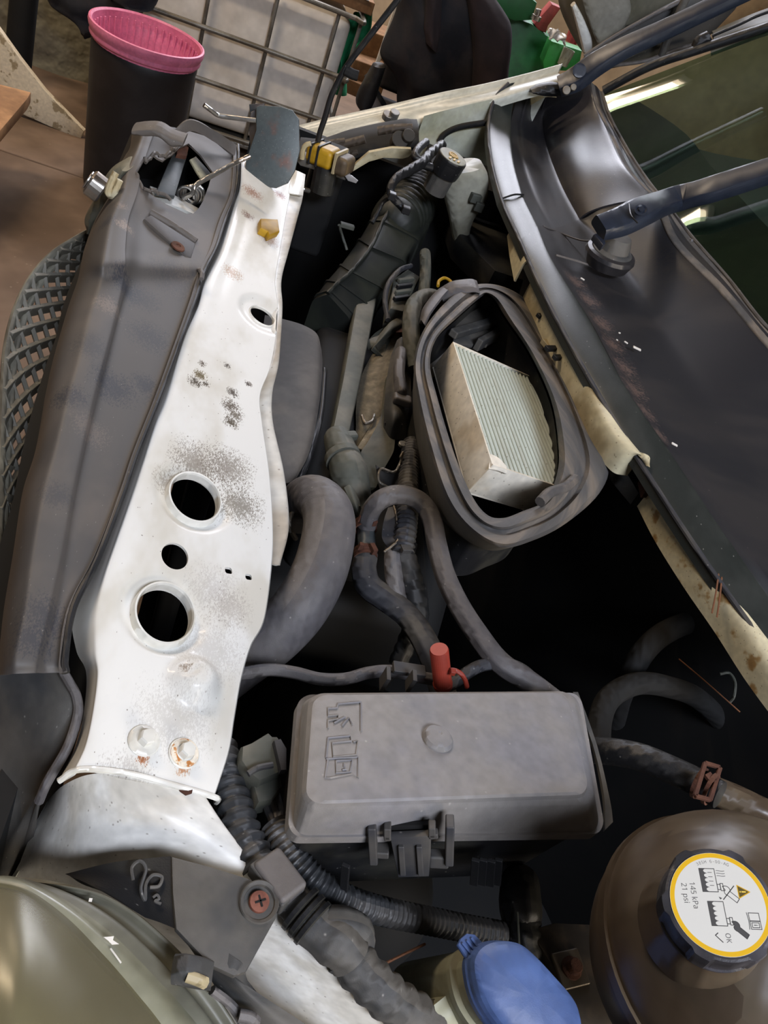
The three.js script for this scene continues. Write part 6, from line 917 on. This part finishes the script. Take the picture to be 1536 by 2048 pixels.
// ---------------------------------------------------------------- looms and plugs beside it
{
  const t = thing('large_wiring_loom', 'thick ribbed black wiring loom passing between the white wing and the fuse box', 'conduit');
  mesh('upper_sleeve', tube(px([[440, 1500, .89], [450, 1540, .896], [462, 1590, .9], [476, 1640, .904], [494, 1690, .906], [520, 1735, .908]]), .0142, { seg: 22, rib: { pitch: .0092, depth: .0028 } }), M.loom, t);
  const a = W(528, 1722, .92), b = W(586, 1800, .925); mesh('junction_cover', bar(a, b, .022, .02, { r: .003 }), M.hose, t, 'grey junction cover'); mesh('cover_edge', bar(W(505, 1732, .92), W(570, 1815, .925), .008, .014), M.blackDust, t);
  mesh('taped_joint', tube(px([[580, 1795, .912], [610, 1830, .914], [640, 1860, .914], [680, 1890, .914], [700, 1915, .91]]), [.0125, .015, .0162, .0165, .0155], { seg: 20, rib: { pitch: .02, depth: .0018 } }), M.blackDust, t, 'taped joint');
  mesh('side_branch', tube(px([[640, 1850, .916], [680, 1852, .916], [712, 1862, .912], [722, 1882, .906]]), [.012, .013, .012, .01], { seg: 16, round: true }), M.blackDust, t);
  mesh('lower_sleeve', tube(px([[690, 1905, .908], [725, 1945, .906], [765, 1985, .902], [810, 2020, .896], [870, 2055, .888], [960, 2110, .87]]), .0155, { seg: 22, rib: { pitch: .013, depth: .002 } }), M.blackDust, t);
  mesh('tape_turn', [0, 1, 2].map(i => { const c = W(596 + i * 12, 1812 + i * 14, .915), ax = W(640, 1860, .914).sub(W(580, 1795, .912)).normalize(); return boxUV(lathe([[.0135, 0], [.0165, .001], [.0165, .004], [.0135, .005], [.0135, 0]], c, ax, 24)); }), M.black, t);
}
{
  const t = thing('wiring_plug', 'grey green wiring plug with loose wires left of the fuse box', 'connector');
  mesh('body', slab([[484, 1490], [505, 1482], [538, 1462], [546, 1470], [556, 1470], [570, 1490], [572, 1530], [560, 1545], [520, 1562], [498, 1545], [482, 1520]].map(p => W(p[0], p[1], .922)), .03, { bevel: .004 }), M.greyGreen, t);
  mesh('shoulder', slab([[502, 1556], [530, 1542], [562, 1540], [566, 1572], [545, 1600], [516, 1606]].map(p => W(p[0], p[1], .912)), .024, { bevel: .004 }), M.greyGreen, t);
  mesh('ridge', tube(px([[496, 1548, .925], [516, 1536, .926], [545, 1530, .926]]), .0025, { seg: 8 }), M.hoseDark, t); mesh('claw', slab([[548, 1480], [562, 1476], [574, 1496], [574, 1540], [562, 1540]].map(p => W(p[0], p[1], .928)), .008, { bevel: .0015 }), M.hoseDark, t);
  for (const [x, k] of [[528, 0], [540, 1], [552, 2]]) mesh('wire', tube(px([[x, 1590, .9], [x + 8, 1620, .9], [548 + k * 5, 1650, .902], [562 + k * 3, 1690, .9]]), .0032, { seg: 10 }), k === 1 ? M.hose : M.hoseDark, t);
}
{
  const t = thing('ribbed_conduit', 'slim shiny ribbed conduit curving along the foot of the fuse box', 'conduit');
  mesh('sleeve', tube(px([[548, 1648, .9], [572, 1690, .902], [604, 1734, .902], [650, 1776, .9], [710, 1806, .892], [780, 1826, .88], [860, 1842, .868], [940, 1858, .858], [1020, 1872, .85]]), .0105, { seg: 18, rib: { pitch: .0046, depth: .0016 } }), M.loom, t);
  const u = thing('elbow_conduit', 'short upright ribbed black conduit standing below the fuse box corner', 'conduit');
  mesh('upper_collar', tube(px([[1040, 1770, .862], [1040, 1800, .862], [1042, 1822, .86]]), [.0165, .0175, .0175], { seg: 24, round: true }), M.black, u);
  mesh('sleeve', tube(px([[1042, 1820, .858], [1044, 1860, .856], [1050, 1900, .852], [1064, 1950, .84], [1080, 2000, .82]]), .0165, { seg: 22, rib: { pitch: .0098, depth: .002 } }), M.black, u);
  mesh('seam', tube(px([[1034, 1824, .876], [1036, 1850, .875], [1038, 1890, .872]]), .001, { seg: 6 }), M.greyGreen, u);
}
solo('twig', tube(px([[756, 1934, .88], [800, 1912, .885], [850, 1888, .88]]), .001, { seg: 7 }), M.twig, 'thin brown twig lying in the dark below the ribbed conduit', 'twig');
// washer bottle
{
  const t = thing('washer_bottle', 'cloudy white washer bottle neck with a blue cap and ribbed finger tab', 'bottle');
  const o = [[942, 1935], [948, 1905], [968, 1886], [1000, 1879], [1034, 1884], [1064, 1906], [1104, 1948], [1142, 1992], [1158, 2024], [1164, 2070], [1150, 2110], [1120, 2130], [1080, 2120], [1030, 2090], [985, 2046], [955, 1995]].map(p => W(p[0], p[1], .952 + (2048 - p[1]) * .00005));
  const bz = basisOf(o, UP), c = o.reduce((s, p) => s.add(p), V(0, 0, 0)).multiplyScalar(1 / o.length), R0 = spline(o, 5, false, true), sc = (k, h) => R0.map(p => c.clone().add(p.clone().sub(c).multiplyScalar(k)).addScaledVector(bz.n, h));
  const cap = mesh('cap', boxUV(skin([sc(.97, -.014), sc(1.0, -.013), sc(1.01, -.008), sc(.985, -.0065), sc(.985, -.002), sc(.96, .002), sc(.9, .0045), sc(.7, .008), sc(.4, .0098), sc(.1, .0102)], { crease: .5 })), M.blue, t, 'blue cap');
  mesh('tab', [slab([[916, 1889], [922, 1876], [934, 1866], [950, 1868], [972, 1890], [966, 1910], [946, 1930], [938, 1922]].map(p => W(p[0], p[1], .952)), .004, { bevel: .0012 }), ...[0, 1, 2].map(k => bar(W(924 + k * 9, 1886 - k * 5, .9528), W(942 + k * 8, 1908 - k * 5, .9528), .0016, .0016))], M.blue, cap);
  mesh('neck', boxUV(skin([sc(.9, -.0145), sc(.9, -.03), sc(1.0, -.032), sc(1.0, -.038), sc(.95, -.04), sc(1.0, -.14)], { crease: .5 })), M.tankWhite, t);
  mesh('shoulder', loft([[[868, 2010, .905], [930, 1962, .912], [985, 1930, .912]], [[880, 2060, .9], [940, 2010, .91], [1000, 1990, .912]], [[900, 2140, .88], [980, 2090, .89], [1040, 2060, .89]]].map(px), 6, 6, .03), M.tankWhite, t);
}
// strut plate with a rusty bolt
{
  const t = thing('strut_plate', 'dirty brown metal plate with a corroded bolt between the blue cap and the coolant tank', 'plate');
  mesh('plate', slab([[1060, 1860], [1110, 1845], [1215, 1850], [1260, 2080], [1180, 2120], [1140, 1990]].map(p => W(p[0], p[1], .868)), .01), mat(0x3a332a, { d: 0x544738, amt: .4, p: 8, r: .8, size: .15 }), t);
  const c = W(1140, 1938, .869); mesh('washer', [box(c, .026, .0035, .026, { rot: [0, .25, 0], r: .0012 })], M.alu, t); mesh('bolt', [boxUV(lathe([[0, 0], [.0085, 0], [.0085, .002], [.006, .003], [.0058, .008], [.005, .009], [0, .009]], c.clone().add(V(0, .0015, 0)), UP, 24))], M.rust, t, 'corroded bolt head');
}
// coolant tank
{
  const t = thing('coolant_tank', 'round brown coolant expansion tank with a black cap and yellow ringed white label', 'tank');
  const A = (() => { const n = V(Math.tan(R(-28)), 1, Math.tan(R(8))).normalize(); return n; })();
  const lc = W(1440, 1806, 1.1), rl = .0258; // label centre
  const cc = lc.clone().addScaledVector(A, -.112).add(V(.034, 0, .004)), X = V(1, 0, 0).addScaledVector(A, -A.x).normalize(), Y = A.clone().cross(X);
  const prof = []; for (let i = 0; i <= 30; i++) { const a = -Math.PI / 2 + Math.PI * i / 30; const rr = (.089) * Math.pow(Math.cos(a), .9), h = .09 * Math.sin(a); prof.push([rr, h]); }
  const tk = mesh('tank', boxUV(lathe(prof, cc, V(-.1, 1, .05), 64, 1.2)), M.tank, t); mesh('seam', boxUV(lathe([[.088, -.004], [.0912, -.004], [.0912, .004], [.088, .004]], cc, V(-.1, 1, .05), 64)), M.tank, t); void tk;
  const nb = lc.clone().addScaledVector(A, -.028), K = .0258 / .031;
  mesh('neck', boxUV(lathe([[.036, -.03], [.032, -.01], [.028, 0], [.027, .01], [0, .01]], nb, A, 48)), M.tank, t);
  const gr = 6, capR = a => .0345 + .0022 * sm(.3, .8, Math.cos(a * gr)); const mk = (k, h, f = 1) => { const out = []; for (let i = 0; i < 144; i++) { const a = 2 * Math.PI * i / 144, r = (k + (capR(a) - .0345) * f) * K; out.push(nb.clone().addScaledVector(A, h * K).addScaledVector(X, r * Math.cos(a)).addScaledVector(Y, r * Math.sin(a))); } return out; };
  const cap = mesh('cap', boxUV(skin([mk(.0325, .003, 0), mk(.0355, .004, 0), mk(.0358, .008, 0), mk(.0345, .009), mk(.0345, .0305), mk(.0338, .0325), mk(.0322, .033, .3), mk(.0315, .0328, 0)], { crease: .45 })), mat(0x2c2c2f, { d: 0x55535a, amt: .4, r: .4, bump: .0001 }), t, 'black ribbed cap');
  // printed disc
  const cv = document.createElement('canvas'); cv.width = cv.height = 1024; const g = cv.getContext('2d'), Cc = 512;
  g.fillStyle = '#d9d9d3'; g.fillRect(0, 0, 1024, 1024); g.strokeStyle = '#e3b414'; g.lineWidth = 46; g.beginPath(); g.arc(Cc, Cc, 486, 0, 7); g.stroke();
  g.fillStyle = '#4b4b4b'; g.strokeStyle = '#333'; g.lineJoin = 'round';
  const tank = (x, y) => { g.lineWidth = 7; g.strokeRect(x, y, 236, 160); g.beginPath(); g.moveTo(x, y + 78); for (let i = 0; i < 5; i++) { const u = x + i * 47.2; g.quadraticCurveTo(u + 6, y + 118, u + 24, y + 116); g.quadraticCurveTo(u + 42, y + 112, u + 47.2, y + 78); } g.lineTo(x + 236, y + 160); g.lineTo(x, y + 160); g.fill(); };
  tank(165, 505); tank(497, 478);
  g.lineWidth = 5; for (let i = 0; i < 3; i++) { g.beginPath(); g.moveTo(185 + i * 26, 490); g.bezierCurveTo(178 + i * 26, 465, 196 + i * 26, 445, 186 + i * 26, 400); g.stroke(); }
  for (let i = 0; i < 4; i++) { g.beginPath(); g.moveTo(205 + i * 44, 580); g.lineTo(205 + i * 44, 535); g.stroke(); }
  const neck = (x, y) => { g.lineWidth = 7; g.strokeRect(x, y, 52, 30); g.strokeRect(x - 10, y - 30, 72, 28); }; neck(325, 474); neck(660, 447);
  const hand = (x, y, f) => { g.beginPath(); g.moveTo(x, y); g.bezierCurveTo(x - 20, y - 50, x + 20, y - 80, x + 50, y - 70); g.lineTo(x + 120, y - 150); g.lineTo(x + 160, y - 118); g.lineTo(x + 92, y - 40); g.bezierCurveTo(x + 80, y - 8, x + 50, y + 2, x + 36, y - 22); g.closePath(); g.lineWidth = 7; if (f) { g.fill(); } g.stroke(); }; hand(345, 452, false); hand(690, 428, true);
  g.lineWidth = 9; g.beginPath(); g.moveTo(335, 330); g.lineTo(478, 470); g.stroke(); g.beginPath(); g.moveTo(448, 512); g.lineTo(476, 500); g.lineTo(462, 478); g.fill();
  g.font = '72px sans-serif'; g.textAlign = 'center'; g.fillText('OK', 846, 520); g.lineWidth = 9; g.beginPath(); g.moveTo(800, 590); g.lineTo(824, 622); g.lineTo(890, 556); g.stroke();
  g.font = '78px sans-serif'; g.fillText('145 kPa', 440, 792); g.fillText('21 psi', 420, 880);
  g.save(); g.translate(330, 190); g.beginPath(); g.moveTo(0, 110); g.lineTo(64, -10); g.lineTo(128, 110); g.closePath(); g.fillStyle = '#5b4d20'; g.fill(); g.strokeStyle = '#d2a616'; g.lineWidth = 9; g.stroke(); g.fillStyle = '#f0d25a'; g.fillRect(57, 30, 14, 44); g.fillRect(57, 82, 14, 13); g.restore();
  g.strokeStyle = '#444'; g.lineWidth = 7; g.strokeRect(600, 140, 76, 104); g.strokeRect(680, 140, 76, 104); g.strokeRect(694, 156, 46, 72); g.fillStyle = '#444'; g.font = 'bold 56px sans-serif'; g.fillText('i', 717, 212); g.beginPath(); g.moveTo(596, 262); g.lineTo(676, 254); g.lineTo(760, 262); g.stroke();
  g.font = '44px sans-serif'; { const s = '385H 6-00-AG'; for (let i = 0; i < s.length; i++) { const a = Math.PI - .38 + i * .07; g.save(); g.translate(Cc + Math.cos(a) * 408, Cc + Math.sin(a) * 408); g.rotate(a + Math.PI / 2); g.fillStyle = '#666'; g.fillText(s[i], 0, 0); g.restore(); } }
  const tx = new THREE.CanvasTexture(cv); tx.colorSpace = THREE.SRGBColorSpace;
  const dg = new THREE.CylinderGeometry(rl, rl, .0012, 64); { const p = dg.attributes.position, uv = dg.attributes.uv; for (let i = 0; i < p.count; i++) uv.setXY(i, .5 + p.getX(i) / rl / 2, .5 - p.getZ(i) / rl / 2); }
  // turn the print so that its lines run as in the photograph
  const rv = W(1470, 1900, 1.1).sub(W(1425, 1715, 1.1)); const rx = rv.clone().addScaledVector(A, -rv.dot(A)).normalize(), rz = rx.clone().cross(A).normalize();
  dg.applyMatrix4(new THREE.Matrix4().makeBasis(rx, A, rz).setPosition(nb.clone().addScaledVector(A, .0272)));
  mesh('warning_label', dg, new THREE.MeshStandardMaterial({ map: tx, roughness: .5 }), cap, 'round white label with a yellow ring and pressure figures');
}
{
  const t = thing('tank_hose', 'dark coolant hose with a rusty clamp running to the coolant tank', 'hose');
  mesh('hose', tube(px([[1180, 1500, .9], [1230, 1504, .92], [1280, 1514, .935], [1330, 1534, .945], [1390, 1562, .955], [1440, 1590, .965]]), .0122, { seg: 20 }), M.black, t);
  mesh('stub', tube(px([[1425, 1580, .95], [1470, 1598, .955], [1520, 1622, .96], [1580, 1650, .96]]), .0125, { seg: 20 }), M.tank, t, 'brown tank stub');
  const p = W(1410, 1572, .962), ax = W(1440, 1590, .965).sub(W(1390, 1562, .955)).normalize();
  mesh('clamp', [...[-1, 1].map(k => boxUV(lathe([[.0124, -.0016], [.0142, -.0016], [.0142, .0016], [.0124, .0016], [.0124, -.0016]], p.clone().addScaledVector(ax, k * .005), ax, 28))), ...[[0, 1], [1, 2], [2, 3], [3, 0]].map(([i, j]) => { const c = [[1410, 1526], [1440, 1535], [1420, 1600], [1390, 1592]].map(q => W(q[0], q[1], .974)); return bar(c[i], c[j], .0035, .003); }), box(W(1420, 1556, .974), .008, .003, .008, { rot: [0, .5, 0] })], M.rust, t, 'rusty hose clamp');
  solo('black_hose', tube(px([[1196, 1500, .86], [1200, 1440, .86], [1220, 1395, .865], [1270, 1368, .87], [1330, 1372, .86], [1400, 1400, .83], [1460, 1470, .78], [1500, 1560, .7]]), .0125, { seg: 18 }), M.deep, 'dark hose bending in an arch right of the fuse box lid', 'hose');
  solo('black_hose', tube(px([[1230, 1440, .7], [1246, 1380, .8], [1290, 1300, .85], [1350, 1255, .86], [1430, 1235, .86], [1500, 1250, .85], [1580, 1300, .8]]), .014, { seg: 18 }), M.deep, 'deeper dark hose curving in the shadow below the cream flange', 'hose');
  solo('wire_loop', tube(px([[1440, 1348, .87], [1458, 1346, .875], [1470, 1364, .875], [1468, 1392, .87], [1460, 1404, .86]]), .0018, { seg: 8 }), M.greyGreen, 'thin curved pale wire in the shadow under the cream flange', 'wire');
  solo('thin_wire', tube(px([[1358, 1318, .87], [1410, 1362, .88], [1480, 1424, .88]]), .0008, { seg: 6 }), M.twig, 'fine straight reddish wire beside the curved pale wire', 'wire');
  for (const [x, y, dx, l] of [[1438, 1142, -14, 'longer brown pine needle hanging from the flange'], [1444, 1150, -10, 'shorter brown pine needle hanging from the flange']]) solo('pine_needle', tube(px([[x, y, 1.0], [x + dx * .4, y + 40, .998], [x + dx, y + 84, .99]]), .0009, { seg: 6 }), M.twig, l, 'needle', 'pine needles hanging from the flange');
}
// ---------------------------------------------------------------- each thing stands on its own base
for (const o of [...scene.children]) if (o.isGroup) {
  const b = new THREE.Box3(); o.traverse(m => { if (m.isMesh) { m.geometry.computeBoundingBox(); b.union(m.geometry.boundingBox); } });
  if (b.isEmpty()) continue; const c = V((b.min.x + b.max.x) / 2, b.min.y, (b.min.z + b.max.z) / 2); o.position.copy(c); o.children.forEach(m => m.position.sub(c));
}
scene.updateMatrixWorld(true);
renderer.render(scene, camera);
